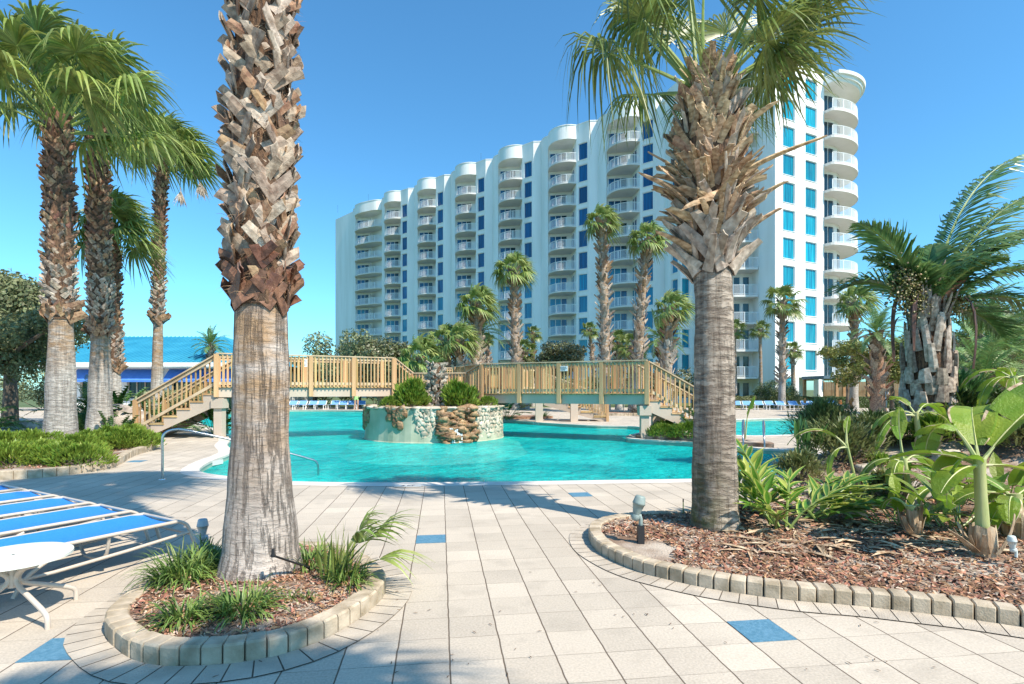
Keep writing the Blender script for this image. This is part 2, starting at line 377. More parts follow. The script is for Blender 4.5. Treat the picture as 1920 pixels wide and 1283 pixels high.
# steps in the near left corner of the pool
for z, ins in ((-.26, .75), (-.55, 1.25)):
    pts = [(-5.9,11.6),(-6.1,10.9),(-5.8,10.3),(-5.2,9.9),(-4.4,9.6)]
    c = V((-3.2, 12.0)); mb = MB(); outr = [V(p) for p in spline([(-6.9,13.5),(-6.55,11.9),(-6.25,10.8),(-5.8,10.2),(-5.2,9.8),(-4.4,9.42),(-3.4,9.1)], 5, False)]
    inn = [p + (c - p).normalized()*ins for p in outr]
    mb.quadstrip([[V((*p, z)) for p in outr], [V((*p, z)) for p in inn], [V((*p, -1.29)) for p in inn]])
    tag(mb.build('pool_step', M_step), kind='structure')
def water_mat():
    m = bpy.data.materials.new('water'); m.use_nodes = True; t = m.node_tree; N = t.nodes; L = t.links
    for n in list(N): N.remove(n)
    out = N.new('ShaderNodeOutputMaterial'); tc = N.new('ShaderNodeTexCoord')
    mp = N.new('ShaderNodeMapping'); mp.inputs['Scale'].default_value = (1, 1.0, 1); mp.inputs['Rotation'].default_value = (0, 0, .5); L.new(tc.outputs['Object'], mp.inputs[0])
    def nz(s, d, dist=0.):
        n = N.new('ShaderNodeTexNoise'); n.inputs['Scale'].default_value = s; n.inputs['Detail'].default_value = d; n.inputs['Distortion'].default_value = dist
        L.new(mp.outputs[0], n.inputs['Vector']); return n.outputs['Fac']
    vo = N.new('ShaderNodeTexVoronoi'); vo.feature = 'SMOOTH_F1'; vo.inputs['Scale'].default_value = 2.6
    wv = N.new('ShaderNodeVectorMath'); wv.operation = 'ADD'; nn = N.new('ShaderNodeTexNoise'); nn.inputs['Scale'].default_value = 3
    L.new(mp.outputs[0], nn.inputs['Vector']); sc2 = N.new('ShaderNodeVectorMath'); sc2.operation = 'SCALE'; sc2.inputs['Scale'].default_value = .5
    L.new(nn.outputs['Color'], sc2.inputs[0]); L.new(mp.outputs[0], wv.inputs[0]); L.new(sc2.outputs[0], wv.inputs[1]); L.new(wv.outputs[0], vo.inputs['Vector'])
    rp = N.new('ShaderNodeValToRGB'); rp.color_ramp.elements[0].position = .41; rp.color_ramp.elements[1].position = .60
    rp.color_ramp.elements[0].color = (.0, .46, .47, 1); rp.color_ramp.elements[1].color = (.015, .74, .69, 1)  # ripple glints and darks painted into the water colour
    mxn = N.new('ShaderNodeMath'); mxn.operation = 'ADD'; q1 = N.new('ShaderNodeMath'); q1.operation = 'MULTIPLY'; q1.inputs[1].default_value = .55; L.new(nz(.5, 6, .6), q1.inputs[0])
    q2 = N.new('ShaderNodeMath'); q2.operation = 'MULTIPLY'; q2.inputs[1].default_value = .45; L.new(nz(6, 5, 1.2), q2.inputs[0]); L.new(q1.outputs[0], mxn.inputs[0]); L.new(q2.outputs[0], mxn.inputs[1]); L.new(mxn.outputs[0], rp.inputs[0])
    di = N.new('ShaderNodeBsdfDiffuse'); L.new(rp.outputs[0], di.inputs[0])
    tr = N.new('ShaderNodeBsdfTransparent'); tr.inputs[0].default_value = (.62, .98, .95, 1)
    m1 = N.new('ShaderNodeMixShader'); m1.inputs[0].default_value = .42; L.new(di.outputs[0], m1.inputs[1]); L.new(tr.outputs[0], m1.inputs[2])
    gl = N.new('ShaderNodeBsdfGlossy'); gl.inputs['Roughness'].default_value = .06
    fr = N.new('ShaderNodeFresnel'); fr.inputs['IOR'].default_value = 1.33
    sc_ = N.new('ShaderNodeMath'); sc_.operation = 'MULTIPLY'; sc_.inputs[1].default_value = .55; L.new(fr.outputs[0], sc_.inputs[0])
    m2 = N.new('ShaderNodeMixShader'); L.new(sc_.outputs[0], m2.inputs[0]); L.new(m1.outputs[0], m2.inputs[1]); L.new(gl.outputs[0], m2.inputs[2]); L.new(m2.outputs[0], out.inputs[0])
    a = N.new('ShaderNodeMath'); a.operation = 'ADD'; b = N.new('ShaderNodeMath'); b.operation = 'MULTIPLY'; b.inputs[1].default_value = .5
    L.new(nz(13, 4, .8), b.inputs[0]); L.new(b.outputs[0], a.inputs[0]); L.new(vo.outputs['Distance'], a.inputs[1])
    bp = N.new('ShaderNodeBump'); bp.inputs['Strength'].default_value = 1.0; bp.inputs['Distance'].default_value = .16
    L.new(a.outputs[0], bp.inputs['Height'])
    for s in (gl, fr, di): L.new(bp.outputs[0], s.inputs['Normal'])
    return m
M_water = water_mat()
mb = MB(); mb.sheet([POOL], -.13); tag(mb.build('pool_water', M_water), kind='structure')
mb = MB(); mb.sheet([POOL2], -.13); tag(mb.build('pool_water', M_water), kind='structure')
# coloured pavers
M_bluep = mat('blue_paver', (.06,.18,.27), (.11,.25,.36), 50, .7, .3, 150)
def paver(c, label, snap=True):
    u = round((c.dot(BX) - B0)/PW - .5) if snap else (c.dot(BX)-B0)/PW - .5; v = round((c.dot(AX) - A0)/PW - .5) if snap else (c.dot(AX)-A0)/PW - .5
    p = BX*(B0 + (u+.5)*PW) + AX*(A0 + (v+.5)*PW); mb = MB()
    mb.box((0, 0, 0), (PW-.006, PW-.006, .02), Matrix(((BX.x, AX.x, 0), (BX.y, AX.y, 0), (0, 0, 1))))
    tag(mb.build('paver', M_bluep, loc=(p.x, p.y, -.006)), label, 'paver', 'blue squares let into the pale paving')
paver(tileA, 'blue paving square by the middle of the walk, right of the small fan palm')
paver(tileB, 'largest blue paving square, in front of the right-hand planter kerb')
paver(G(1090, 927).xy, 'blue paving square near the pool edge, left of the ringed palm')
paver(G(50, 1236).xy, 'blue paving square in the bottom left corner beside the side table')
paver(G(262, 865).xy, 'faded blue paving square between the juniper bed and the pool rail')
# ------------------------------------------------------------------ planters
def curb(mb, P, closed, h=.115, t=.13, step=.118, z0=0.0):
    pts = resample(P, step, closed); n = len(pts)
    s = 1 if (not closed or area([tuple(p) for p in pts]) > 0) else -1
    for i in range(n if closed else n-1):
        a, c = pts[i], pts[(i+1) % n]; d = (c - a); L = d.length
        if L < 1e-4: continue
        d /= L; o = V((d.y, -d.x))*s; g = .005; jz = random.uniform(-.004, .004); jo = random.uniform(-.004, .004); ch = .012
        prof = [(0+jo, -.01), (0+jo, h-ch+jz), (ch+jo, h+jz), (t-ch+jo, h+jz), (t+jo, h-ch+jz), (t+jo, -.01)]
        rows = []
        for q, inset in ((a + d*g, ch*.6), (a + d*(g + ch*.6), 0), (c - d*(g+ch*.6), 0), (c - d*g, ch*.6)):
            rows.append([V((q.x - o.x*(w if inset == 0 else min(max(w, inset), t-inset)), q.y - o.y*(w if inset == 0 else min(max(w, inset), t-inset)), z0 + (z if z < h*.5 else z - inset))) for w, z in prof])
        mb.quadstrip(rows); mb.face(rows[0][::-1]); mb.face(rows[-1])
def soil(P, hf, step=.08):
    mb = MB(); xs = [p[0] for p in P]; ys = [p[1] for p in P]; idx = {}
    x0, y0 = min(xs), min(ys); nx = int((max(xs)-x0)/step)+2; ny = int((max(ys)-y0)/step)+2
    def vid(i, j):
        if (i, j) not in idx:
            x, y = x0+i*step, y0+j*step; idx[(i, j)] = len(mb.v); mb.v.append(V((x, y, hf(x, y) + noise.noise(V((x*9, y*9, 0)))*.008)))
        return idx[(i, j)]
    for i in range(nx):
        for j in range(ny):
            if inside(P, x0+(i+.5)*step, y0+(j+.5)*step):
                mb.f.append((vid(i, j), vid(i+1, j), vid(i+1, j+1), vid(i, j+1))); mb.m.append(0)
    mb.smooth = True; return mb
def chips(P, hf, n, smin, smax, filt=None):
    mb = MB(); xs = [p[0] for p in P]; ys = [p[1] for p in P]; k = 0
    while k < n:
        x, y = random.uniform(min(xs), max(xs)), random.uniform(min(ys), max(ys)); k += 1
        if not inside(P, x, y) or (filt and not filt(x, y)): continue
        L = random.uniform(smin, smax); w = L*random.uniform(.14, .35); a = random.uniform(0, 6.28); ti = random.uniform(-.35, .35)
        d = V((math.cos(a), math.sin(a), ti)); s_ = V((-math.sin(a), math.cos(a), random.uniform(-.5, .5))); c = V((x, y, hf(x, y) + random.uniform(.004, .016)))
        bnd = V((0, 0, random.uniform(-.1, .3)*L))
        mb.quadstrip([[c - d*L/2 - s_*w/2, c - d*L/2 + s_*w/2], [c - s_*w/2*1.1 + bnd, c + s_*w/2 + bnd], [c + d*L/2 - s_*w/3, c + d*L/2 + s_*w/3]])
    return mb
def border(P, w=.2):
    "ring of small pavers laid round a kerb"
    n0 = resample(P, .122, True); mb = MB(); n = len(n0); s = 1 if area([tuple(p) for p in n0]) > 0 else -1
    outer = offset([tuple(p) for p in n0], w); inner = offset([tuple(p) for p in n0], .002)
    for i in range(n):
        k = (i+1) % n
        a, b_, c, d = V(inner[i]), V(inner[k]), V(outer[k]), V(outer[i])
        e = .03
        q = [a.lerp(b_, e), b_.lerp(a, e), c.lerp(d, e), d.lerp(c, e)]
        mb.face([V((*p, .008)) for p in q], 0)
        mb.face([V((*p, .004)) for p in (a, b_, c, d)], 1)
    return mb
M_joint = mat('joint_dirt', (.10,.08,.06), (.16,.13,.10), 9, .95)
M_pave2 = mat('small_paver', (.40,.345,.28), (.52,.45,.365), 5, .85, .4, 90, island=.07)
M_soil = mat('planter_soil', (.20,.12,.075), (.50,.42,.34), 1.6, .95, .8, 60, lo=.44, hi=.62, detail=8)
M_chip = mat('bark_chip', (.15,.06,.032), (.42,.22,.125), 30, .85, island=.55, hue=.02)
M_chip2 = mat('bark_chip_pale', (.34,.24,.17), (.58,.44,.33), 30, .85, island=.4, hue=.015)
PL1 = spline([(-2.63,3.53),(-2.39,3.28),(-2.12,3.10),(-1.85,3.05),(-1.46,3.12),(-1.18,3.35),(-1.0,3.79),(-.97,4.2),(-1.15,4.6),(-1.5,5.0),(-1.95,5.2),(-2.4,5.05),(-2.7,4.6),(-2.76,4.0)], 6)
def h1(x, y): r = math.hypot(x+1.95, y-4.2); return .085 + .06*max(0, 1-r/1.1)
PL2 = spline([tuple(G(*p).xy) for p in ((1104,1004),(1113,1030),(1150,1054),(1188,1071),(1232,1084),(1332,1106),(1449,1123.5),(1509,1130),(1597,1137),(1695,1148),(1796,1160),(1908,1176.5))]
   + [(4.3,3.1),(8,2.7),(14,3.5),(18,9),(17,14),(12,15.2),(9.2,14.2),(7.9,13.0),(6.75,12.0),(6.1,10.7),(5.3,9.7),(4.3,8.7),(3.6,7.6),(2.9,6.95),(2.1,6.6),(1.36,6.4),(1.0,6.15)], 6)
def h2(x, y):
    r = math.hypot((x-8.4), (y-10.3)); t = max(0, 1-r/4.6); t = t*t*(3-2*t)
    return .09 + .75*t + .04*math.sin(x*1.7)*math.cos(y*1.3) * (1 if x > 2.5 else 0)
PL3 = spline([(-9.4,9.25),(-8.8,9.39),(-8.34,9.56),(-8.06,9.98),(-7.9,10.65),(-8.15,11.4),(-8.8,12.7),(-9.3,14.2),(-10.1,15.6),(-10.9,16.6),(-12.2,17.6),(-13.0,19.2),(-14.4,18.9),(-14.9,16.5),(-15.8,14),(-17,12),(-17.5,9.6),(-14,8.9),(-11,9.1)], 6)
def h3(x, y): return .09 + .05*math.sin(x*2)*math.sin(y*2+1)
def planter(P, hf, label, cat_chips, nch, nch2, loc, sz=(.02, .06), step=.08, filt=None, brd=True, cb=dict()):
    t = empty('planter', (loc[0], loc[1], 0), label=label, cat='planter')
    inv = Matrix.Translation((-loc[0], -loc[1], 0))
    def put(mb, nm, ms):
        mb.xform(inv); return mb.build(nm, ms, t)
    c = MB(); curb(c, P, True, **cb); put(c, 'kerb', M_block)
    put(soil(offset(P, -.06), hf, step), 'soil', M_soil)
    ch = chips(offset(P, -.14), hf, nch, sz[0], sz[1], filt); o = put(ch, 'mulch', M_chip); tag(o, kind='stuff')
    ch = chips(offset(P, -.14), hf, nch2, sz[0], sz[1]*.8, filt); o = put(ch, 'mulch', M_chip2); tag(o, kind='stuff')
    if brd:
        b = border(P); tag(b.build('paver_border', [M_pave2, M_joint]), kind='structure')
    return t
random.seed(3)
planter(PL1, h1, 'round planter of pale kerb blocks holding the nearest palm', '', 5000, 2600, (-1.85, 4.1), (.015, .06), .06)
def near2(x, y): return random.random() < min(1, (5.5/max(1, math.hypot(x, y)))**2.6)
def near2b(x, y): return near2(x, y) and noise.noise(V((x*.7, y*.7, 3))) > -.33
planter(PL2, h2, 'large curving planter of pale kerb blocks filled with bark mulch, right', '', 190000, 60000, (3, 5), (.025, .085), .1, near2b)
planter(PL3, h3, 'kerbed bed of bright green juniper under the left-hand palms', '', 5000, 2000, (-11, 13), (.03, .09), .12, None, False, dict(h=.15, step=.2, t=.15))
# ------------------------------------------------------------------ palms
def perp(d):
    x = d.cross(V((0,0,1)))
    if x.length < .05: x = d.cross(V((1,0,0)))
    return x.normalized()
WIND = V((1.0, .15, -.12))
def fan_leaf(mb, base, d0, pet, rad, nseg=36, spread=150, droop=.5, wind=.35, fold=True, mi=0, mp=1, sag=.25, pw=.022, wmul=1.0):
    "palmate leaf: petiole, then a pleated blade split into drooping tips"
    d0 = d0.normalized(); p = V(base); d = V(d0); pts = [V(p)]
    for i in range(5):
        d = (d + V((0,0,-sag*.16)) + WIND*(wind*.07)).normalized(); p = p + d*(pet/5); pts.append(V(p))
    mb.tube(pts, [pw*1.25, pw, pw*.9, pw*.8, pw*.7, pw*.5], 5, mp, False)
    s = perp(d); up = s.cross(d)
    if random.random() < .5: s = -s; up = -up if up.z < 0 else up
    up = s.cross(d); up = up if up.z > 0 else -up
    tw = random.uniform(-.5, .5); s2 = s*math.cos(tw) + up*math.sin(tw); up = up*math.cos(tw) - s*math.sin(tw); s = s2
    H = pts[-1]
    for k in range(nseg):
        th = (k + .5)/nseg*2 - 1 + random.uniform(-.01, .01); a = R(spread)*th
        L = rad*(1 - .30*abs(th)**2)*random.uniform(.88, 1.08)
        r = (d*math.cos(a) + s*math.sin(a) + up*(.18*(1-abs(th)) )).normalized()
        wd = (-d*math.sin(a) + s*math.cos(a)).normalized()
        w = 2*math.pi*(spread/360)*1.0/nseg*rad*.46*wmul
        dr = droop*random.uniform(.55, 1.5); wv = wind*random.uniform(.6, 1.4)
        rows = []
        for t, ww in ((.03, .12), (.25, .62), (.48, 1.0), (.68, .78), (.86, .42), (1.0, .03)):
            q = H + r*(L*t); b = max(0, t-.30)/.70
            q = q + V((0,0,-1))*(dr*L*b*b) + WIND*(wv*L*b*b*.75)
            nrm = up
            if fold: rows.append([q - wd*(w*ww), q + nrm*(w*ww*.55*(1 if t < .6 else .8)), q + wd*(w*ww)])
            else: rows.append([q - wd*(w*ww), q + wd*(w*ww)])
        mb.quadstrip(rows, mi)
def pinnate_leaf(mb, base, d0, L, nl=50, ll=.4, droop=.6, wind=.5, mi=0, mp=1, w=.018, vee=.5, start=.18, pw=.02):
    d = d0.normalized(); p = V(base); n = 14; pts = [V(p)]; ds = [V(d)]
    for i in range(n):
        t = (i+1)/n; d = (d + V((0,0,-droop*.22*t)) + WIND*(wind*.12*t)).normalized(); p = p + d*(L/n); pts.append(V(p)); ds.append(V(d))
    mb.tube(pts, [pw*(1.6-1.45*i/n) for i in range(n+1)], 4, mp, False)
    for k in range(nl):
        t = start + (1-start)*(k+.5)/nl; f = t*n; i = min(n-1, int(f)); c = pts[i].lerp(pts[i+1], f-i); dd = ds[i].lerp(ds[i+1], f-i).normalized()
        s = perp(dd); up = s.cross(dd); up = up if up.z > 0 else -up
        l = ll*math.sin(math.pi*min(1, .22 + .75*(t-start)/(1-start)))*random.uniform(.85, 1.1)
        for sg in (-1, 1):
            r = (s*sg*.85 + dd*.75 + up*vee*random.uniform(.2, 1)).normalized(); wd = dd
            rows = []
            for u, ww in ((0, .4), (.3, 1), (.7, .7), (1, .05)):
                q = c + r*(l*u) + V((0,0,-1))*(l*u*u*.35*random.uniform(.5, 1.4)) + WIND*(wind*l*u*u*.6)
                rows.append([q - wd*(w*ww), q + wd*(w*ww)])
            mb.quadstrip(rows, mi)
def strap(mb, p, out, tan, up, L, w, lean, splay, th=.012, curl=.5, mi=0, nst=5, tip=.75):
    "one old leaf base: a curved, slightly cupped strap"
    top, bot = [], []
    d = (up*math.cos(lean)*1.0 + tan*math.sin(lean) + out*splay).normalized(); q = V(p)
    for i in range(nst):
        t = i/(nst-1); s = d.cross(out)
        s = s.normalized() if s.length > .01 else tan; nr = s.cross(d).normalized()
        if nr.dot(out) < 0: nr = -nr
        ww = w*.5*(1.15 - (1.15-tip)*t); cup = ww*.30
        jag = random.uniform(-.12, .12)*L*(1 if i == nst-1 else 0)
        e = [q - s*ww + nr*cup*.2 + d*jag, q + nr*cup, q + s*ww + nr*cup*.2 - d*jag*.6]
        top.append([v + nr*th*(1-.5*t) for v in e]); bot.append([v - nr*th*.5 for v in e])
        d = (d + out*(curl*.25) + up*random.uniform(-.03, .03)).normalized(); q = q + d*(L/(nst-1))
    rows = [a + b[::-1] for a, b in zip(top, bot)]
    mb.quadstrip(rows, mi, True); mb.face(rows[-1], mi)
class Trunk:
    def __init__(s, H, lean=(0, 0), rprof=((0, .3), (1, .2)), wob=0.0):
        s.H = H; s.lean = V((*lean, 0)); s.rp = rprof; s.wob = wob
    def c(s, z): t = z/s.H; return s.lean*(t*t) + V((s.wob*math.sin(t*5), s.wob*.5*math.sin(t*4+1), z))
    def r(s, z):
        p = s.rp
        for i in range(len(p)-1):
            if z <= p[i+1][0]: t = (z-p[i][0])/(p[i+1][0]-p[i][0]); t = max(0, t); t = t*t*(3-2*t); return p[i][1]*(1-t)+p[i+1][1]*t
        return p[-1][1]
    def mesh(s, z0, z1, n=20, nz=30, rough=.0, disp=None):
        mb = MB(); rows = []
        for i in range(nz+1):
            z = z0 + (z1-z0)*i/nz; c = s.c(z); r = s.r(z)
            rows.append([c + V((math.cos(2*math.pi*k/n), math.sin(2*math.pi*k/n), 0))*(r*(1 + rough*noise.noise(V((math.cos(2*math.pi*k/n)*2, math.sin(2*math.pi*k/n)*2, z*1.5))) + (disp(2*math.pi*k/n, z) if disp else 0))) for k in range(n)])
        mb.quadstrip(rows, 0, True); mb.face(rows[-1]); mb.smooth = True; return mb
def boots(mb, T, z0, z1, gap, arc, L, w, splay=.25, lean=.62, curl=.5, pick=None, th=.012, nst=5, rin=.85, tip=.75, jit=.25):
    z = z0; k = 0
    while z < z1:
        r = T.r(z)*rin; n = max(5, round(2*math.pi*r/arc)); ph = random.uniform(0, 6.28)
        for j in range(n):
            a = ph + 2*math.pi*(j + random.uniform(-jit, jit))/n; zz = z + random.uniform(-.5, .5)*gap
            out = V((math.cos(a), math.sin(a), 0)); tan = V((-math.sin(a), math.cos(a), 0)); f = (zz-z0)/(z1-z0)
            sp = splay(f) if callable(splay) else splay; LL = (L(f) if callable(L) else L)*random.uniform(.75, 1.25)
            sg = 1 if (j + k) % 2 else -1
            mi = pick(f) if pick else 0
            strap(mb, T.c(zz) + out*r, out, tan, V((0,0,1)), LL, w*random.uniform(.8, 1.2), sg*lean*random.uniform(.6, 1.3), sp*random.uniform(.5, 1.6), th, curl*random.uniform(.4, 1.5), mi, nst, tip)
        z += gap; k += 1
def crown_fan(T, nl, pet, rad, nseg, elo=-25, ehi=85, droop=.55, wind=.4, fold=False, az=None, mats=None, pw=.02, sag=.3, spread=150, wmul=1.0):
    mb = MB(); top = T.c(T.H)
    for i in range(nl):
        f = (i+.5)/nl; el = R(ehi + (elo-ehi)*f**.85); a = i*2.39996 + random.uniform(-.3, .3)
        if az: a = az(a)
        d = V((math.cos(a)*math.cos(el), math.sin(a)*math.cos(el), math.sin(el)))
        b = top + V((math.cos(a)*T.r(T.H)*.6, math.sin(a)*T.r(T.H)*.6, -f*.35*min(1, pet)))
        fan_leaf(mb, b, d, pet*random.uniform(.8, 1.15), rad*random.uniform(.85, 1.12), nseg, spread, droop*(1+.6*f), wind, fold, 0, 1, sag*(1+f), pw, wmul)
    return mb
def palm(name, label, group, loc, T, zb, crown, barkm, boot_args, mats_boot, crown_mats, rz=0, fibre=True, extra=None, disp=None, ztop=None):
    t = empty(name, loc, rz, label, 'palm tree', group)
    if disp: T.mesh(0, ztop, 72, 300, .06, disp).build('trunk', barkm, t)
    else: T.mesh(0, T.H, 24, 60, .06).build('trunk', barkm, t)
    if boot_args:
        mb = MB()
        for kw in boot_args: boots(mb, T, **kw)
        mb.smooth = False
        mb.build('leaf_bases', mats_boot, t)
        if fibre:
            f = T.mesh(zb, T.H+.1, 20, 16, .15)
            for i, v in enumerate(f.v):
                c = T.c(v.z); f.v[i] = c + (v - c)*1.10
            f.build('fibre_sheath', M_fibre, t)
    if isinstance(crown, MB): crown = crown.mesh('crown', crown_mats)
    link('crown', crown, t)
    if extra: extra(t, T)
    return t
def hairs(t, T, z0=2.2, z1=4.9, n=1500):
    mb = MB()
    for _ in range(n):
        z = random.uniform(z0, z1); a = random.uniform(0, 6.28); o = V((math.cos(a), math.sin(a), 0)); tn = V((-o.y, o.x, 0)); p = T.c(z) + o*(T.r(z) + random.uniform(.0, .05)); d = (o*random.uniform(.1, .9) + tn*random.gauss(0, .8) + V((0,0,random.gauss(0,.6)))).normalized(); L = random.uniform(.04, .13); w = d.cross(o).normalized()*.0012
        mb.quadstrip([[p - w, p + w], [p + d*L*.6 - w, p + d*L*.6 + w], [p + d*L + V((0,0,-.2*L)) - w*.3, p + d*L + V((0,0,-.2*L)) + w*.3]])
    mb.build('leaf_fibres', M_boot2, t)
random.seed(11)
# nearest palm: crown is above the frame
def pick1(f):
    if f < .045: return 2
    r = random.random(); return (1 if r < .22 + .5*max(0, f-.45) else (3 if r > .74 else 0)) if f < .9 else 1
T1 = Trunk(7.9, (.05, .05), ((0, .325), (.28, .272), (.75, .235), (1.2, .207), (1.5, .203), (2.0, .193), (2.3, .185), (7.9, .18)))
c1 = crown_fan(T1, 30, 1.0, 1.0, 40, 14, 85, .5, .25, True, pw=.028)
palm('fan_palm', 'nearest palm: thick trunk, smooth grey below and criss-cross leaf bases above, in the round planter', None, (-1.99, 4.32, .06), T1, 2.15, c1, M_bark1,
     [dict(z0=2.2, z1=7.9, gap=.082, arc=.104, L=.225, w=.088, splay=lambda f: .0+.10*random.random(), lean=.90, curl=.22, pick=pick1, th=.008, rin=.98, tip=.82, jit=.3),
      dict(z0=2.14, z1=2.26, gap=.07, arc=.17, L=.20, w=.15, splay=-.05, lean=.6, curl=.0, pick=lambda f: 2 if random.random() < .8 else 1, th=.008, rin=1.0)],
     [M_boot, M_boot2, M_boot3, M_bootw], [M_leaf_fan, M_petiole], ztop=7.9, extra=hairs, disp=lambda a, z: -.035*max(0, 1-z/1.6)*abs(noise.noise(V((math.cos(a)*7, math.sin(a)*7, z*.7)))) + .010*noise.noise(V((math.cos(a)*1.5, math.sin(a)*1.5, z*12))))
# ringed palm on the right with a sheath of long dead leaf bases
random.seed(5)
T2 = Trunk(4.85, (-.04, .1), ((0, .26), (.35, .235), (1.4, .208), (2.6, .196), (2.85, .20), (3.1, .24), (4.2, .27), (4.85, .17)))
def pick2(f): r = random.random(); return 0 if r < .7 else (1 if r < .85 else 3)
mb_c2 = MB(); top2 = T2.c(T2.H)
specs = [(178, 30, 1.1, 1.0, .95), (200, 42, .95, .95, .9), (160, 55, .85, .95, .7), (182, 68, 1.0, .95, .7), (8, 42, 1.1, 1.05, .35), (-14, 50, 1.05, 1.0, .4), (25, 56, 1.0, 1.0, .45), (-40, 40, .6, .8, .6),
    (-5, 36, .8, .8, .45), (235, 48, .75, .9, .8), (-75, 50, .6, .85, .75), (60, 60, 1.0, 1.0, .5), (100, 60, 1.0, 1.0, .5), (140, 60, 1.0, 1.0, .6), (90, 80, 1.1, 1.0, .5), (0, 72, 1.1, 1.0, .45),
    (190, 82, 1.1, 1.0, .6), (40, 42, 1.0, 1.0, .45), (75, 30, 1.0, .95, .6), (120, 32, 1.0, .95, .7), (-25, 60, 1.0, 1.05, .45), (15, 30, .8, .8, .5)]
for az_, el, pe, ra, dr in specs:
    a, e = R(az_), R(el); d = V((math.cos(a)*math.cos(e), math.sin(a)*math.cos(e), math.sin(e)))
    if el > 44: pe *= 1.45; dr *= .75
    fan_leaf(mb_c2, top2 + V((math.cos(a)*.11, math.sin(a)*.11, -.1)), d, pe*.95, ra*.92, 44, 138, dr*1.0, .30, True, 0, 1, .26, .022, .8)
def extra2(t, T):
    mb = MB()
    for i in range(170):                                                      # green cut stubs near the top and long splayed dead ones
        f = random.random(); z = 3.0 + 1.85*f; a = random.uniform(0, 6.28); out = V((math.cos(a), math.sin(a), 0)); tan = V((-math.sin(a), math.cos(a), 0))
        low = max(0, 1 - abs(f-.28)/.32)
        strap(mb, T.c(z) + out*T.r(z)*.95, out, tan, V((0,0,1)), random.uniform(.22, .36)*(1+.25*low), random.uniform(.065, .11), random.uniform(-.8, .8)*(1-.4*f), .30 + .75*low*random.random(), .010, .2 + .7*low*random.random(), 0 if random.random() < .75 else 1, 6, .72)
    for (az_, z, L, ln, sp, cu) in ((-12, 3.75, 1.0, .25, 1.1, .55), (-70, 3.55, .6, -1.9, .25, -.2), (200, 3.4, .62, .5, 1.3, .5), (188, 3.55, .6, -.3, 1.3, .3), (175, 3.8, .5, .3, 1.2, .2), (-28, 3.35, .6, .4, 1.0, .3), (215, 3.2, .5, .9, .9, -.9), (-20, 3.1, .6, .5, .9, .3), (195, 2.95, .5, -.5, .7, .5), (-45, 4.2, .5, .7, .8, .3)):
        a = R(az_); out = V((math.cos(a), math.sin(a), 0)); tan = V((-math.sin(a), math.cos(a), 0))
        strap(mb, T.c(z) + out*T.r(z)*.9, out, tan, V((0,0,1)), L, .095, ln, sp, .012, cu, 0, 9, .35)
    mb.build('dead_leaf_stalks', [M_bootd, M_bootw], t)
palm('fan_palm', 'ringed grey palm trunk with a ragged collar of dead leaf stalks, in the right-hand planter', None, (2.17, 5.83, .05), T2, 2.85, mb_c2, M_bark2,
     [dict(z0=2.72, z1=3.3, gap=.10, arc=.15, L=.36, w=.125, splay=.36, lean=.62, curl=.30, pick=lambda f: 3, th=.012, nst=6, rin=.98, tip=.55),
      dict(z0=3.2, z1=3.85, gap=.10, arc=.17, L=.34, w=.09, splay=1.0, lean=.95, curl=.2, pick=pick2, th=.010, nst=6, rin=.95, tip=.5),
      dict(z0=3.6, z1=4.8, gap=.11, arc=.17, L=.27, w=.10, splay=.32, lean=.7, curl=.2, pick=pick2, th=.011, nst=6, rin=.95, tip=.72)],
     [M_bootd, M_boot2, M_boot3, M_bootw], [M_leaf_fan2, M_petiole], extra=extra2, ztop=4.85, disp=lambda a, z: .020*noise.noise(V((a*.8, z*3, 1))) + .028*noise.noise(V((math.cos(a)*.6, math.sin(a)*.6, z*15))) + .010*noise.noise(V((math.cos(a)*6, math.sin(a)*6, z*10))))
# the three tall palms at left and the one behind them
def pickL(f): r = random.random(); return (3 if r < .55 else 0) if f < .25 else ((0 if r < .35 else 1) if f < .45 else (1 if r < .5 else 2))
random.seed(21)
gl_ = 'tall fan palms growing out of the left-hand bed'
def left_palm(label, x, d, H, r, zb, fl, seed, nl=30, pet=1.9, rad=1.25, wind=.42, lean=(0, 0), name='fan_palm', group=gl_, elo=18, extra=None):
    random.seed(seed); T = Trunk(H, lean, ((0, r*fl), (1.2, r*1.25), (zb, r), (H, r*.9)), .03)
    c = crown_fan(T, nl, pet, rad, 34, elo, 88, .5, wind, True, pw=.03, sag=.14)
    return palm(name, label, group, (A(x, d).x, d, .08), T, zb-.05, c, M_bark3,
        [dict(z0=zb, z1=H, gap=.12, arc=.15, L=.21, w=.115, splay=.34, lean=.75, curl=.5, pick=pickL, th=.01, nst=4, rin=1.0),
         dict(z0=zb-.05, z1=zb+.3, gap=.12, arc=.22, L=.35, w=.2, splay=.12, lean=.9, curl=.5, pick=lambda f: 1, th=.01, nst=4, rin=1.0)], [M_boot, M_boot2, M_boot3, M_bootw], [M_leaf_fan, M_petiole], extra=extra)
def seed_heads(t, T):
    mb = MB(); top = T.c(T.H)
    for (dx, dy, dz, s) in ((1.15, -.2, -1.35, .5), (2.0, 0, -.9, .55)):
        e = top + V((dx*.8, dy, dz)); mid = top + V((dx*.55, dy, -.1)); mb.tube([top, mid, e], .012, 5, 1)
        for k in range(46):
            d = V((random.gauss(.25 if dx > 1.5 else .05, .22), random.gauss(0, .22), -1)).normalized(); L = random.uniform(.6, 1)*s*1.5
            w = V((-d.z, 0, d.x))*.022; mb.quadstrip([[e - w*.3, e + w*.3], [e + d*L*.6 - w, e + d*L*.6 + w], [e + d*L - w*.2, e + d*L + w*.2]], 0)
    mb.build('seed_heads', [M_bootw, M_bootd], t)
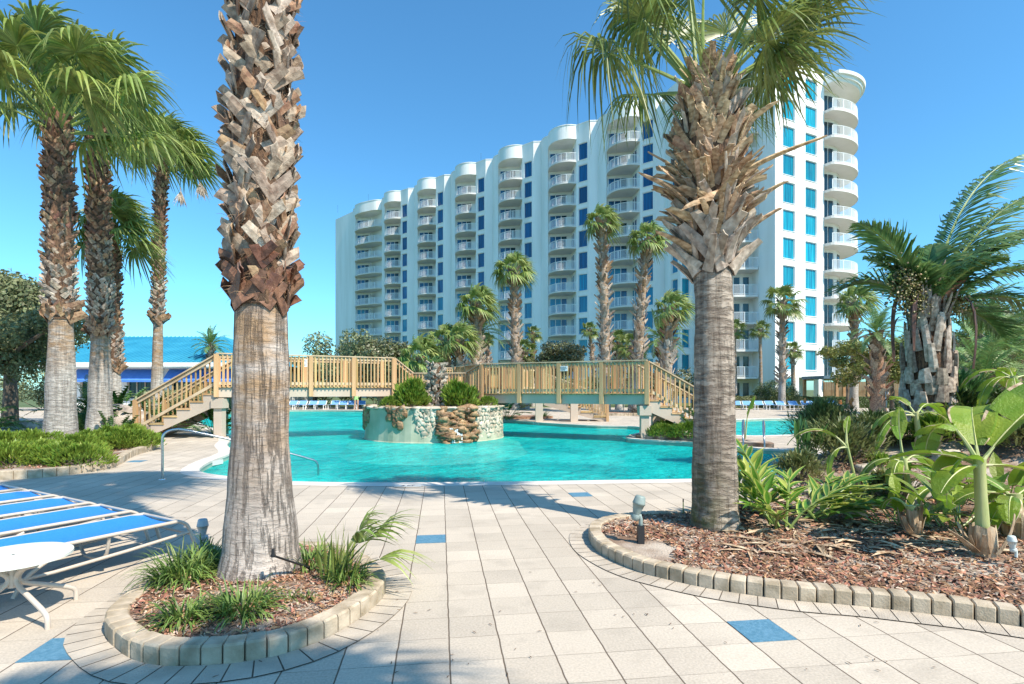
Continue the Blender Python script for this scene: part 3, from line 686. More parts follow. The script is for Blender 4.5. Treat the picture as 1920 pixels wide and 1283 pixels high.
left_palm('leftmost tall palm, shaggy red-brown trunk, standing in bright junipers', 112, 13.9, 8.35, .255, 3.3, 1.45, 31, wind=.22)
left_palm('second tall palm from the left, close behind the leftmost one', 186, 17.4, 9.9, .255, 3.3, 1.5, 32, 26, 1.5, 1.1, .25)
left_palm('thin tall palm hanging two dead straw-coloured seed heads, left of the nearest palm', 293, 23.5, 11.3, .185, 4.4, 1.15, 33, 30, 1.3, 1.25, lean=(.3, 0), extra=seed_heads)
left_palm('shorter palm half hidden behind the second tall palm at left', 211, 20.5, 7.6, .22, 2.2, 1.2, 34, 26, .8, 1.0, elo=-25)
# palm standing outside the picture whose shade falls on the foreground
random.seed(41)
Tb = Trunk(6.2, (0, 0), ((0, .3), (.8, .24), (6.2, .2)))
palm('fan_palm', 'palm behind the viewer shading the lower left paving', None, (2.5, -1.3, 0), Tb, 2.5, crown_fan(Tb, 22, .7, .9, 34, -5, 80, .5, .3, True), M_bark1,
     [dict(z0=2.5, z1=6.2, gap=.2, arc=.2, L=.28, w=.12, splay=.25, lean=.7)], [M_boot], [M_leaf_fan, M_petiole], fibre=False)

# far palms share a few crown meshes
random.seed(51)
def tcap(H=0): return Trunk(0.01, (0, 0), ((0, .12), (1, .12)))
CROWNS = [crown_fan(tcap(), 26, 1.05, 1.15, 22, -12, 88, .42, w_, False, pw=.03, wmul=1.25, spread=120).mesh('crown', [M_leaf_far, M_petiole]) for w_ in (.42, .36, .5)]
CROWN_STILL = [crown_fan(tcap(), 19, 1.0, 1.0, 22, -25, 85, .35, .15, False, pw=.03, wmul=1.25, spread=125).mesh('crown', [M_leaf_fan2, M_petiole]) for _ in range(2)]
def crown_pin(nl, L, elo, ehi, droop, wind, nlf=34, ll=.55, w=.03, mats=None):
    mb = MB()
    for i in range(nl):
        f = (i+.5)/nl; el = R(ehi + (elo-ehi)*f); a = i*2.39996
        pinnate_leaf(mb, (0, 0, -.1*f), V((math.cos(a)*math.cos(el), math.sin(a)*math.cos(el), math.sin(el))), L*random.uniform(.8, 1.1), nlf, ll, droop, wind, 0, 1, w)
    return mb.mesh('crown', mats or [M_pin_far, M_petiole])
PINS = [crown_pin(30, 2.6, -30, 85, .75, .7), crown_pin(28, 2.6, -20, 85, .7, .15)]
BARKS = {}
def far_palm(label, x, d, ytop, w, crown, cs=1.0, lean=0.0, zb=.25, group='slim palms in front of the hotel', cyl=False, name='fan_palm', zbase=0.0, style='w', rz=0.0, red=True):
    "trunk centre at photo column x, distance d, trunk width w px at its top"
    ytop -= 14 if w > 12 and ytop < 600 else 4
    r = w/FPX*d/2; H = A(x, d, ytop).z - zbase; random.seed(int(x*7+d))
    T = Trunk(H, (lean, 0), ((0, r*1.25), (H*.15, r*.95), (H, r*.75)), .04)
    t = empty(name, (A(x, d).x - lean, d, zbase), 0, label, 'palm tree', group)
    T.mesh(0, H, 10, 14, .1).build('trunk', M_bark3 if style == 'w' else M_boot2, t)
    if style != 'n':
        mb = MB()
        def pk(f):
            q = random.random()
            if style == 'd': return 0 if q < .5 else 1
            return (2 if q < .75 else 0) if (f < .55 if red else f < .8) else (1 if q < .7 else 0)
        s = r/.2
        boots(mb, T, z0=H*zb, z1=H, gap=.26*s**.5, arc=.28*s**.5, L=.36*s**.6, w=.17*s**.6, splay=.4, lean=.5, pick=pk, th=.012, nst=3, rin=1.0)
        mb.build('leaf_bases', [M_boot, M_boot2, M_bootw], t)
    o = link('crown', crown, t, T.c(H)); s = cs; o.scale = (s, s, s); o.rotation_euler = (0, 0, rz)
    return t
gf = 'slim palms in front of the hotel'
C0, C1, C2 = CROWNS; S0, S1 = CROWN_STILL; P0, P1 = PINS
for a in (
 ('windswept palm left of centre, its trunk pale and knobbly, rising over the bridge landing', 897, 40, 582, 22, C0, .85, .2),
 ('taller windswept palm right of the one over the bridge landing', 964, 43, 520, 17, C1, .85, -.1),
 ('tall straight palm in front of the balconies, pale lower trunk', 1130, 36.5, 428, 19, C0, .68, -.15),
 ('tall palm with a trunk curving right, just left of the ringed palm', 1216, 36, 462, 19, C1, .7, .8),
 ('short palm with a full windblown crown directly left of the ringed trunk', 1259, 33, 592, 21, C2, .68, .35),
 ('palm with a red-brown upper trunk before the white tower face', 1468, 45, 578, 13, S0, .95, .1),
 ('palm at the right end of the white tower, red-brown upper trunk', 1603, 44, 580, 15, C2, .9, .1),
 ('palm with two-tone trunk standing behind the bridge landing, left', 836, 42, 645, 22, C1, .85, -.2),
): far_palm(*a)
for a in (
 ('small dark palm in front of the third window strip', 1106, 52, 622, 7, S0, .55, -.4, .2),
 ('short palm against the shaded tower wall', 1426, 50, 622, 7, S1, .55, 0, .9),
 ('smallest palm in front of the tower windows', 1487, 50, 660, 9, S0, .55, 0, .75),
 ('low palm half hidden just right of the ringed trunk', 1378, 48, 622, 7, S1, .6, 0, .9),
 ('small dark palm beside the tall windswept one', 1001, 50, 628, 7, S0, .48, .1, .2),
 ('bright green short palm between the two dark round trees and a tall palm', 985, 44, 662, 14, S1, .62, 0, .3),
 ('little palm close to the wall behind the bridge landing', 915, 52, 640, 9, S1, .42, 0, .3),
 ('bushy low palm behind the bridge rail, left of two pale trunks', 1160, 42, 645, 12, S1, .62, 0, .3),
 ('second bushy low palm right of the tall straight palm', 1184, 40, 652, 12, S0, .7, 0, .3),
 ('low fan palm above the blue-roofed building', 396, 40, 652, 10, P1, .58, 0, .3),
): far_palm(*a[:7], lean=a[7], zb=a[8], group='short palms scattered before the hotel')
far_palm('feathery pale palm behind the windswept palm left of centre', 902, 46, 625, 14, P1, .95, style='d', group=None, name='feather_palm')
far_palm('feathery windblown palm behind the ringed trunk, left side', 1240, 38, 640, 12, P0, .8, style='d', group=None, name='feather_palm')
far_palm('feathery low palm right of the large dark shrub behind the bridge', 790, 38, 672, 22, C0, .9, style='d', group=None)
far_palm('lowest bright palm just behind the wooden landing', 812, 34, 700, 20, P0, .45, style='d', group=None, name='feather_palm')
far_palm('fan palm filling the gap right of the two pale trunks', 862, 38, 640, 18, C2, .75, group=None)
far_palm('feathery palm with a diamond-patterned trunk near the right end of the hotel', 1645, 30, 628, 26, P0, .66, style='d', group=None, name='feather_palm', red=False)
far_palm('bushy feather palm at the right edge, behind the banana plants', 1835, 17, 640, 55, P0, .78, style='d', group=None, name='feather_palm')
far_palm('second bushy feather palm at the right edge, shorter trunk', 1885, 18, 668, 55, P0, .68, style='d', group=None, name='feather_palm', zbase=.6)
far_palm('very low feather palm spreading right of the stout trunk', 1845, 15, 716, 30, P1, .62, style='d', group=None, name='feather_palm', zbase=.6)
# stout feather palm on the mound
random.seed(61)
D3 = 10.6; x3 = A(1742, D3).x; zb3 = h2(x3, D3) - .1
H3 = A(1742, D3, 585).z - zb3
T3 = Trunk(H3, (-.05, 0), ((0, .40), (.5, .39), (H3*.55, .36), (H3, .20)), .0)
t = empty('feather_palm', (x3, D3, zb3), 0, 'stout feather palm with pale cut leaf stubs and wind-torn fronds, on the planter mound', 'palm tree')
T3.mesh(0, H3, 24, 20, .08).build('trunk', M_fibre, t)
mb = MB(); z = .0; k = 0
while z < H3 + .05:
    f = z/H3; n = 9 if f < .5 else 7; 
    for j in range(n):
        a = 2*math.pi*(j + .5*(k % 2))/n + random.uniform(-.12, .12); out = V((math.cos(a), math.sin(a), 0)); tan = V((-math.sin(a), math.cos(a), 0))
        L = (.27 if f < .42 else .55)*random.uniform(.8, 1.15); sp = .28 if f < .42 else .24
        strap(mb, T3.c(z + random.uniform(-.04, .04)) + out*T3.r(z)*random.uniform(.9, 1.05), out, tan, V((0,0,1)), L*random.uniform(.8,1.1), .20 if f < .42 else .13, random.uniform(-.15, .15), sp, .045 if f < .5 else .025, -.25, 0 if random.random() < .35 else 1, 5, .75)
    z += .19 if f < .42 else .22; k += 1
for j in range(26):
    a = j*2.4; out = V((math.cos(a), math.sin(a), 0)); tan = V((-math.sin(a), math.cos(a), 0)); z = H3*random.uniform(.72, 1.08)
    strap(mb, T3.c(z) + out*T3.r(min(z, H3))*.8, out, tan, V((0,0,1)), random.uniform(.5, .95), .10, random.uniform(-.2, .2), random.uniform(.15, .5), .02, -.1, random.choice((0, 1)), 6, .4)
mb.build('leaf_bases', [M_bootw, M_boot], t)
mb = MB()
for _ in range(900):
    a = random.uniform(0, 6.28); z = H3*random.uniform(.5, 1.15); o = V((math.cos(a), math.sin(a), 0)); p = T3.c(z) + o*random.uniform(.1, .33); d = V((random.gauss(0,1), random.gauss(0,1), random.gauss(0,1))).normalized(); w = perp(d)*.004; mb.quadstrip([[p-w, p+w], [p+d*.15-w, p+d*.15+w]])
mb.build('leaf_fibres', M_boot2, t)
mb = MB(); T0 = T3.c(H3)
fr = [(20, 72, 4.2, .32, .95), (5, 62, 3.8, .36, .9), (-5, 30, 2.2, .8, .8), (35, 50, 3.2, .5, .8), (-15, 54, 3.2, .5, .8), (168, 50, 1.8, 1.0, -.5), (188, 68, 2.3, .6, -.55), (140, 66, 1.6, .6, -.2), (150, 70, 1.1, .5, .0), (100, 75, 1.3, .4, .2), (80, 60, 1.4, .5, .3),
      (-60, 60, 1.5, .7, .5), (-20, 66, 2.3, .6, .9), (15, 20, 2.0, .9, .6), (-30, 45, 2.2, .7, .8), (60, 80, 1.5, .3, .4), (190, 74, 1.0, .5, .1)]
for az_, el, L, dr, wd in fr:
    a, e = R(az_), R(el); pinnate_leaf(mb, T0 + V((0,0,-.1)), V((math.cos(a)*math.cos(e), math.sin(a)*math.cos(e), math.sin(e))), L*1.05, 76, .80, dr, wd*.75, 0, 1, .028, .5, .2, .03)
mb.build('crown', [M_pin, M_petiole], t)
mb = MB()                                                       # fruit bunch, dark spathes, dead stalks
for (dx, dz, s, n_) in ((-.62, .42, .26, 420), (-.45, .15, .2, 260), (.38, .1, .16, 160)):
    c = T0 + V((dx, -.25, dz)); mb.tube([T0 + V((0, -.1, .1)), T0 + V((dx*.5, -.2, dz+.15)), c], .02, 5, 1)
    for k in range(n_):
        p = c + V((random.gauss(0, s*.55), random.gauss(0, s*.5), random.gauss(0, s*.75))); r = .013
        mb.box(p, (r*2, r*2, r*2), Matrix.Rotation(random.random()*3, 3, 'X') @ Matrix.Rotation(random.random()*3, 3, 'Y'), 0 if random.random() < .8 else 2)
mb.build('fruit_bunch', [mat('date_fruit', (.05,.055,.015), (.22,.20,.05), 30, .5, island=.5), M_petiole, M_bootd], t)
mb = MB()
for az_, z_, L, lean, sp, cu, w_ in ((215, .15, 1.0, .5, .9, -1.7, .13), (185, .1, 1.15, .1, 1.2, -1.6, .12), (-35, .0, 1.2, -.1, 1.2, -1.6, .10), (150, -.2, .7, .2, 1.0, -1.3, .08)):
    a = R(az_); out = V((math.cos(a), math.sin(a), 0)); tan = V((-math.sin(a), math.cos(a), 0)); q = T0 + V((0, 0, z_)) + out*.22; pts = []
    for i in range(9): u = i/8; pts.append(q + out*(L*.42*math.sin(u*2.0)) + V((0, 0, L*(.35*math.sin(u*3.1) - .95*u*u))))
    s = tan; mb.quadstrip([[p_ - s*w_*.5*math.sin(.3+2.6*i/8), p_ + out*w_*.35, p_ + s*w_*.5*math.sin(.3+2.6*i/8), p_ + out*w_*.28] for i, p_ in enumerate(pts)], 0, True)
mb.build('spathe', mat('spathe_dark', (.05,.02,.015), (.14,.06,.035), 8, .5, .3), t)
mb = MB(); a = R(-8); out = V((math.cos(a), math.sin(a), 0))
mb.quadstrip([[T0 + V((0,-.15,0)) + out*(u*.75) + V((0, 0, .05 + u*.75)) + V((0,0,sg*.10*math.sin(.25+2.7*u))) + V((0,-.05*(1-abs(sg)),0)) for sg in (-1, 0, 1)] for u in [i/8 for i in range(9)]])
mb.build('spathe', mat('spathe_red', (.32,.11,.06), (.42,.2,.12), 8, .5, .3), t)
# ------------------------------------------------------------------ hotel
FH = 3.0
def glass_mat(name, c1, c2, folds=True, rough=.12):
    m = bpy.data.materials.new(name); m.use_nodes = True; t = m.node_tree; N = t.nodes; L = t.links; b = N['Principled BSDF']
    b.inputs['Roughness'].default_value = rough; b.inputs['Specular IOR Level'].default_value = .6
    tc = N.new('ShaderNodeTexCoord'); mp = N.new('ShaderNodeMapping'); mp.inputs['Scale'].default_value = (9, 9, .25); L.new(tc.outputs['Object'], mp.inputs[0])
    oi = N.new('ShaderNodeObjectInfo'); ad = N.new('ShaderNodeVectorMath'); L.new(mp.outputs[0], ad.inputs[0])
    sc_ = N.new('ShaderNodeVectorMath'); sc_.operation = 'SCALE'; sc_.inputs['Scale'].default_value = 1; L.new(oi.outputs['Location'], sc_.inputs[0]); L.new(sc_.outputs[0], ad.inputs[1])
    nz = N.new('ShaderNodeTexNoise'); nz.inputs['Scale'].default_value = 1.0; nz.inputs['Detail'].default_value = 3; L.new(ad.outputs[0], nz.inputs['Vector'])
    rp = N.new('ShaderNodeValToRGB'); rp.color_ramp.elements[0].position = .38; rp.color_ramp.elements[1].position = .62
    rp.color_ramp.elements[0].color = (*c1, 1); rp.color_ramp.elements[1].color = (*c2, 1); L.new(nz.outputs['Fac'], rp.inputs[0])
    hs_ = N.new('ShaderNodeHueSaturation'); L.new(rp.outputs[0], hs_.inputs['Color']); mr = N.new('ShaderNodeMapRange')
    mr.inputs['To Min'].default_value = .75; mr.inputs['To Max'].default_value = 1.2; L.new(oi.outputs['Random'], mr.inputs['Value']); L.new(mr.outputs[0], hs_.inputs['Value'])
    L.new(hs_.outputs[0], b.inputs['Base Color']); return m
G_teal = glass_mat('glass_teal_curtain_reflection', (.0,.15,.25), (.01,.36,.48))
G_navy = glass_mat('glass_navy', (.0,.05,.14), (.0,.10,.26))
G_mid = glass_mat('glass_blue', (.0,.13,.26), (.0,.24,.40))
G_dark = glass_mat('glass_dark', (.004,.02,.035), (.01,.06,.09))
M_railw = mat('railing_white', (.78,.80,.80), None, rough=.5)
def panel(mb, p0, p1, z0, z1, holes, depth=.16, mi=0):
    "flat wall p0->p1 with rectangular openings (s0,s1,za,zb); the outside is on the right-hand side of p0->p1"
    p0, p1 = V((*p0, 0)), V((*p1, 0)); d = (p1-p0); L = d.length; d /= L; n = V((d.y, -d.x, 0))
    ss = sorted({0, L} | {h[0] for h in holes} | {h[1] for h in holes})
    P = lambda s, z, k=0: p0 + d*s - n*k + V((0, 0, z))
    for i in range(len(ss)-1):
        a, b = ss[i], ss[i+1]; hs_ = sorted([(h[2], h[3]) for h in holes if h[0] <= a + 1e-6 and h[1] >= b - 1e-6]); z = z0
        for za, zb_ in hs_ + [(z1, z1)]:
            if za > z + 1e-6: mb.face([P(a, z), P(b, z), P(b, za), P(a, za)], mi)
            z = zb_
    for s0, s1, za, zb_ in holes:
        for q in (((s0, za), (s0, zb_)), ((s0, zb_), (s1, zb_)), ((s1, zb_), (s1, za)), ((s1, za), (s0, za))):
            mb.face([P(*q[0]), P(*q[0], depth), P(*q[1], depth), P(*q[1])], mi)
def window_mesh(p0, p1, s0, s1, h, depth, glass):
    "frame with pane for an opening; origin at its lower left"
    p0, p1 = V((*p0, 0)), V((*p1, 0)); d = (p1-p0).normalized(); n = V((d.y, -d.x, 0)); w = s1-s0
    fr = MB(); M = Matrix((d, -n, V((0,0,1)))).transposed(); f = .06
    for c, sz in (((f/2, 0, h/2), (f, .06, h)), ((w-f/2, 0, h/2), (f, .06, h)), ((w/2, 0, f/2), (w-2*f, .06, f)), ((w/2, 0, h-f/2), (w-2*f, .06, f)), ((w/2, -.13, -.03), (w+.12, .12, .055))):
        fr.box(M @ V(c), sz, M)
    gl = MB(); cs = []
    for i in range(17):
        u = f + (w-2*f)*i/16; k = .03 + (.012 if i % 2 else 0)*(1 if folds_on else 0); cs.append((u, k))
    gl.quadstrip([[M @ V((u, k, z)) for u, k in cs] for z in (f, h-f)])
    return fr.mesh('window', M_whitep), gl.mesh('pane', glass), p0 + d*s0 - n*(depth - .03)
folds_on = True
hotel = empty('hotel_building', (0, 72, 0), 0, 'white stepped hotel tower with curved balconies and turquoise windows beyond the pool', 'building')
HO = V((0, -72, 0))
wall = MB(); roofm = MB(); windows_left = MB(); windows_pane = MB()
nwin = 0
def add_window(p0, p1, s0, s1, z, h, glass, depth=.16, cache={}):
    global nwin
    key = (round(s1-s0, 3), h, glass.name, round((p1[0]-p0[0]), 2), round((p1[1]-p0[1]), 2))
    fr, gl, loc = window_mesh(p0, p1, s0, s1, h, depth, glass) if key not in cache else (None, None, None)
    if key not in cache: cache[key] = (fr, gl)
    d = (V((*p1, 0)) - V((*p0, 0))).normalized(); n = V((d.y, -d.x, 0)); loc = V((*p0, 0)) + d*s0 - n*(depth - .03)
    o = link('window', cache[key][0], hotel, loc + HO + V((0, 0, z))); link('pane', cache[key][1], o); nwin += 1
STEP = V((7.35, -6.25)); P5 = V((4.3, 78.8))
CURVE = spline([(0, 1.7), (.12, 1.05), (.45, .45), (.9, 0)], 4, False)
BAL = spline([(.9, 0), (1.0, -1.1), (1.5, -2.2), (2.4, -3.0), (3.5, -3.35), (4.6, -3.2)], 4, False)
DOOR0, DOOR1, SIDE1 = (1.15, .35), (4.25, -.15), (4.6, -3.2)
STR1, FAC1 = (6.2, -4.5), (7.35, -4.55)
TOPZ, ROOFZ = 38.1, 36.25
def Q(P, q): return (P[0]+q[0], P[1]+q[1])
def slab_mesh(outer, inner, t=.22):
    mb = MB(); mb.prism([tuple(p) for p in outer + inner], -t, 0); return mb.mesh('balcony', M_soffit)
def rail_mesh(pts, ins=.08, h=1.07, step=.13, closed=False):
    mb = MB(); pts = resample(offset(pts, -ins, False) if not closed else offset(pts, -ins), .35, closed)
    if closed: pts = pts + [pts[0]]
    for a, b in zip(pts[:-1], pts[1:]):
        mb.beam((*a, h), (*b, h), .07, .05); mb.beam((*a, .10), (*b, .10), .04, .04)
        d = b - a; n = max(1, round(d.length/step))
        for k in range(n):
            q = a.lerp(b, (k+.5)/n); mb.box((q.x, q.y, h/2+.05), (.028, .028, h-.1))
    for i, p in enumerate(pts):
        if i % 4 == 0: mb.box((p.x, p.y, h/2), (.06, .06, h))
    return mb.mesh('railing', M_railw)
def door_mesh():
    mb = MB(); a, b = V((*DOOR0, 0)), V((*DOOR1, 0)); d = (b-a).normalized(); n = V((d.y, -d.x, 0)); M = Matrix((d, -n, V((0,0,1)))).transposed(); w = 2.45
    o = a + d*.05 + n*.02
    for i in range(4): mb.box(o + d*(w*i/3) + n*.03 + V((0,0,1.18)), (.09, .06, 2.36), M, 0)
    mb.box(o + d*w/2 + n*.03 + V((0,0,2.40)), (w+.09, .06, .09), M, 0)
    for i in range(3): mb.box(o + d*(w*(i+.5)/3) + n*.012 + V((0,0,1.18)), (w/3-.08, .02, 2.34), M, 1 if i != 2 else 2)
    a, b = V((*DOOR1, 0)), V((*SIDE1, 0)); d = (b-a).normalized(); n = V((d.y, -d.x, 0)); M = Matrix((d, -n, V((0,0,1)))).transposed()
    for s0 in (.75, 1.65):
        mb.box(a + d*s0 + n*.03 + V((0,0,1.15)), (.62, .03, 2.2), M, 1); mb.box(a + d*(s0-.36) + n*.04 + V((0,0,1.2)), (.07, .06, 2.3), M, 0); mb.box(a + d*(s0+.36) + n*.04 + V((0,0,1.2)), (.07, .06, 2.3), M, 0)
    return mb
me_door_hi = door_mesh().mesh('balcony_door', [M_whitep, G_navy, G_dark]); me_door_lo = door_mesh().mesh('balcony_door', [M_whitep, G_mid, G_navy])
me_slab = slab_mesh(BAL, [(4.58, -.6), (4.22, -.16), DOOR0]); me_rail = rail_mesh(BAL)
BAL0 = spline([(.9, 0), (1.2, -1.4), (2.6, -2.9), (4.6, -4.1), (6.2, -4.75), (7.3, -4.6)], 4, False)
me_slab0 = slab_mesh(BAL0, [(7.3, -3.0), (4.25, -.18), DOOR0]); me_rail0 = rail_mesh(BAL0)
mat_arrow = None
for k in range(0, 8):
    P = (P5.x + (k-5)*STEP.x, P5.y + (k-5)*STEP.y)
    if k < 7:
        cv = [Q(P, q) for q in CURVE]
        for a, b in zip(cv[:-1], cv[1:]): wall.face([V((*a, 0)), V((*b, 0)), V((*b, ROOFZ)), V((*a, ROOFZ))])
        seq = [Q(P, (.9, 0)), Q(P, DOOR0), Q(P, DOOR1)]
        if k: seq.append(Q(P, SIDE1))
        else: seq.append(Q(P, (7.3, -3.0)))
        for a, b in zip(seq[:-1], seq[1:]): wall.face([V((*a, 0)), V((*b, 0)), V((*b, ROOFZ)), V((*a, ROOFZ))])
        if k:
            s0, s1 = .32, 1.76
            panel(wall, Q(P, SIDE1), Q(P, STR1), 0, ROOFZ, [(s0, s1, FH*i + .15, FH*i + 2.45) for i in range(12)])
            for i in range(0 if k > 3 else 1, 12):
                if nwin < 88 or k > 1: add_window(Q(P, SIDE1), Q(P, STR1), s0, s1, FH*i + .15, 2.3, G_navy if i > 5 else (G_mid if i > 2 else G_teal))  # panes lighter on lower floors: reflection painted into the glass colour
            nxt = Q(P, STEP); a, b = Q(P, STR1), Q(nxt, (0, 1.7)); 
            for a, b in ((Q(P, STR1), Q(P, FAC1)), (Q(P, FAC1), b)): wall.face([V((*a, 0)), V((*b, 0)), V((*b, ROOFZ)), V((*a, ROOFZ))])
        for i in range(1, 12):
            o = link('balcony', me_slab if k else me_slab0, hotel, V((P[0], P[1], .3 + FH*i)) + HO); link('railing', me_rail if k else me_rail0, o)
            link('balcony_door', me_door_hi if i > 5 else me_door_lo, hotel, V((P[0], P[1], .3 + FH*i)) + HO)
        link('balcony_door', me_door_lo, hotel, V((P[0], P[1], .1)) + HO)
        front = [Q(P, q) for q in CURVE[:-1]] + [Q(P, q) for q in (BAL if k else BAL0)] + ([Q(P, STR1), Q(P, FAC1)] if k else [])
        roofm.prism(front + [Q(P, (7.35, 5)), Q(P, (0, 8))], ROOFZ + .003, TOPZ)
        # thin shadow groove under the coping
        roofm.prism([Q(p_, (0, -.06)) for p_ in front] + [Q(P, (7.35, 4.9)), Q(P, (0, 7.9))], TOPZ + .002, TOPZ + .12)
    else:
        # last, plainer bay: window strip, then the lit face
        seq = [(0, 1.7), (.0, .2), (.8, -2.1)]
        wall.face([V((*Q(P, seq[0]), 0)), V((*Q(P, seq[1]), 0)), V((*Q(P, seq[1]), TOPZ)), V((*Q(P, seq[0]), TOPZ))])
        hl = [(.7, 1.9, FH*i + .5, FH*i + 2.75) for i in range(11)]
        panel(wall, Q(P, seq[1]), Q(P, seq[2]), 0, TOPZ, hl)
        for i in range(0, 9): add_window(Q(P, seq[1]), Q(P, seq[2]), .7, 1.9, FH*i + .5, 2.25, G_mid)
        e = V((.892, .453)); f0 = Q(P, seq[2]); f1 = (f0[0]+e.x*3.6, f0[1]+e.y*3.6)
        panel(wall, f0, f1, 0, TOPZ, [(.25, 1.5, FH*i + .5, FH*i + 2.75) for i in range(11)])
        for i in range(0, 7): add_window(f0, f1, .25, 1.5, FH*i + .5, 2.25, G_teal)
        L7 = f1
wall.face([V((-37.5, 116, 0)), V((*Q((P5.x-5*STEP.x, P5.y-5*STEP.y), (0, 1.7)), 0)), V((*Q((P5.x-5*STEP.x, P5.y-5*STEP.y), (0, 1.7)), TOPZ)), V((-37.5, 116, TOPZ-.4))])
# between the wings: straight balconies in a recess
rc0, rc1 = (L7[0], L7[1]), (23.0, 62.4)
for a, b in ((rc0, (22.6, 62.6)), ((22.6, 62.6), (27.3, 62.0)), ((27.3, 62.0), (27.1, 60.0)), ((27.1, 60.0), (27.9, 57.9))):
    wall.face([V((*a, 0)), V((*b, 0)), V((*b, 37.2)), V((*a, 37.2))])
mbd = MB()
for s0 in (.6, 1.75, 3.0, 4.0): 
    a, b = V((22.6, 62.6, 0)), V((27.3, 62.0, 0)); d = (b-a).normalized(); n = V((d.y, -d.x, 0)); M = Matrix((d, -n, V((0,0,1)))).transposed()
    mbd.box(a + d*s0 + n*.03 + V((0,0,1.15)), (.62, .04, 2.3), M, 1)
    for q in (-.35, .35): mbd.box(a + d*(s0+q) + n*.04 + V((0,0,1.2)), (.07, .07, 2.4), M, 0)
me_d2 = mbd.mesh('balcony_door', [M_whitep, G_dark]); B8 = [(22.7, 60.3), (24.5, 59.95), (27.0, 59.9)]
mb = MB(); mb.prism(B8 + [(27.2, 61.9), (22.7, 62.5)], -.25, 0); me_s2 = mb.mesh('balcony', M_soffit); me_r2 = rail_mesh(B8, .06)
for i in range(0, 12):
    if i: o = link('balcony', me_s2, hotel, HO + V((0, 0, FH*i))); link('railing', me_r2, o)
    link('balcony_door', me_d2, hotel, HO + V((0, 0, FH*i + .02)))
# tower face
F0, F1 = V((27.9, 57.9)), V((35.2, 61.6)); ee = (F1-F0).normalized(); FL = (F1-F0).length
cols = ((1.25, 3.2), (4.95, 6.9))
holes = [(a, b, FH*i + .68, FH*i + 2.93) for a, b in cols for i in range(0, 12) if not (i == 0 and a > 4)]
sg = 3.85      # ground floor is open right of here
Fg = F0 + ee*sg
TTZ = 37.2
panel(wall, F0, Fg, 0, TTZ, [h for h in holes if h[0] < 3])
panel(wall, Fg, F1, FH - .1, TTZ, [(h[0]-sg, h[1]-sg, h[2], h[3]) for h in holes if h[0] > 3])
for h in holes:
    if h[0] < 3: add_window(F0, Fg, h[0], h[1], h[2], 2.25, G_teal)
    else: add_window(Fg, F1, h[0]-sg, h[1]-sg, h[2], 2.25, G_teal)
inn = V((ee.y, -ee.x))*-1
wall.face([V((*Fg, 0)), V((*(Fg + inn*2.4), 0)), V((*(Fg + inn*2.4), FH-.1)), V((*Fg, FH-.1))])
wall.face([V((*(Fg + inn*2.4), 0)), V((*(F1 + inn*2.4 + ee*.4), 0)), V((*(F1 + inn*2.4+ee*.4), FH-.1)), V((*(Fg + inn*2.4), FH-.1))])
wall.face([V((*Fg, FH-.1)), V((*F1, FH-.1)), V((*(F1 + inn*2.6), FH-.1)), V((*(Fg + inn*2.6), FH-.1))])
mbp = MB(); pq = F1 - ee*.35 + inn*.4; mbp.box(V((pq.x, pq.y, 1.44)) + HO, (.9, .6, 2.88), Matrix.Rotation(math.atan2(ee.y, ee.x), 3, 'Z')); mbp.build('pillar', M_white, hotel)
wall.face([V((*F1, FH-.1)), V((*(F1 + inn*7), FH-.1)), V((*(F1 + inn*7), TTZ)), V((*F1, TTZ))])
tp = [F0, F1, F1 + inn*9, F0 + inn*9]
wall.prism([tuple(p) for p in tp], TTZ + .003, TTZ + .25)
wall.prism([Q(L7, (-3.2, -1.6)), Q(L7, (0, .1)), (22.6, 62.7), (27.3, 62.1), (28.2, 60.5), (32, 66), (20, 74), (18.5, 68.5)], 37.204, 37.4)
wall.xform(Matrix.Translation(HO)); roofm.xform(Matrix.Translation(HO))
wall.build('wall', M_white, hotel); roofm.build('roof', M_white, hotel)
# round balconies at the right-hand end
CC = V((35.35, 66.6)); RR = 5.8
mb = MB(); mb.lathe([(3.9, 2.9), (3.9, 37)], (CC.x, CC.y, 0), 40); mb.xform(Matrix.Translation(HO)); mb.build('tower_core', M_white, hotel)
circ = [(RR*math.cos(2*math.pi*i/64), RR*math.sin(2*math.pi*i/64)) for i in range(64)]
def clipx(p, e=.03):
    s = (CC + V(p[:2]) - F1).dot(ee)
    return (p[0] - ee.x*(s-e), p[1] - ee.y*(s-e)) if s < e else (p[0], p[1])
arc = [(RR*math.cos(R(a)), RR*math.sin(R(a))) for a in range(-110, 76, 3)]; arc = [p for p in arc if (CC + V(p) - F1).dot(ee) > .12]
cc_ = [clipx(p) for p in circ]; circ = [p for i, p in enumerate(cc_) if (V(p) - V(cc_[i-1])).length > .05]
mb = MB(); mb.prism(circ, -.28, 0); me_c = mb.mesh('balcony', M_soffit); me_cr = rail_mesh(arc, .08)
mb = MB()
for i in range(14):
    a = R(-130 + i*12); p = V((3.93*math.cos(a), 3.93*math.sin(a), 1.15)); mb.box(p, (.05, .66, 2.3), Matrix.Rotation(a, 3, 'Z'), 1 if i % 3 else 0)
me_cd = mb.mesh('balcony_door', [M_whitep, G_dark])
for i in range(1, 12):
    o = link('balcony', me_c, hotel, HO + V((CC.x, CC.y, FH*i))); link('railing', me_cr, o); link('balcony_door', me_cd, hotel, HO + V((CC.x, CC.y, FH*i)))
mb = MB(); mb.lathe([(.01, 35.85), (6.0, 35.85), (6.1, 36.1), (6.25, 36.15), (6.3, 36.45), (6.5, 36.5), (6.55, 36.85), (.01, 36.95)], (CC.x, CC.y, 0), 64)
for i, v in enumerate(mb.v):
    q = clipx((v.x - CC.x, v.y - CC.y)); mb.v[i] = V((q[0] + CC.x, q[1] + CC.y, v.z))
mb.xform(Matrix.Translation(HO))
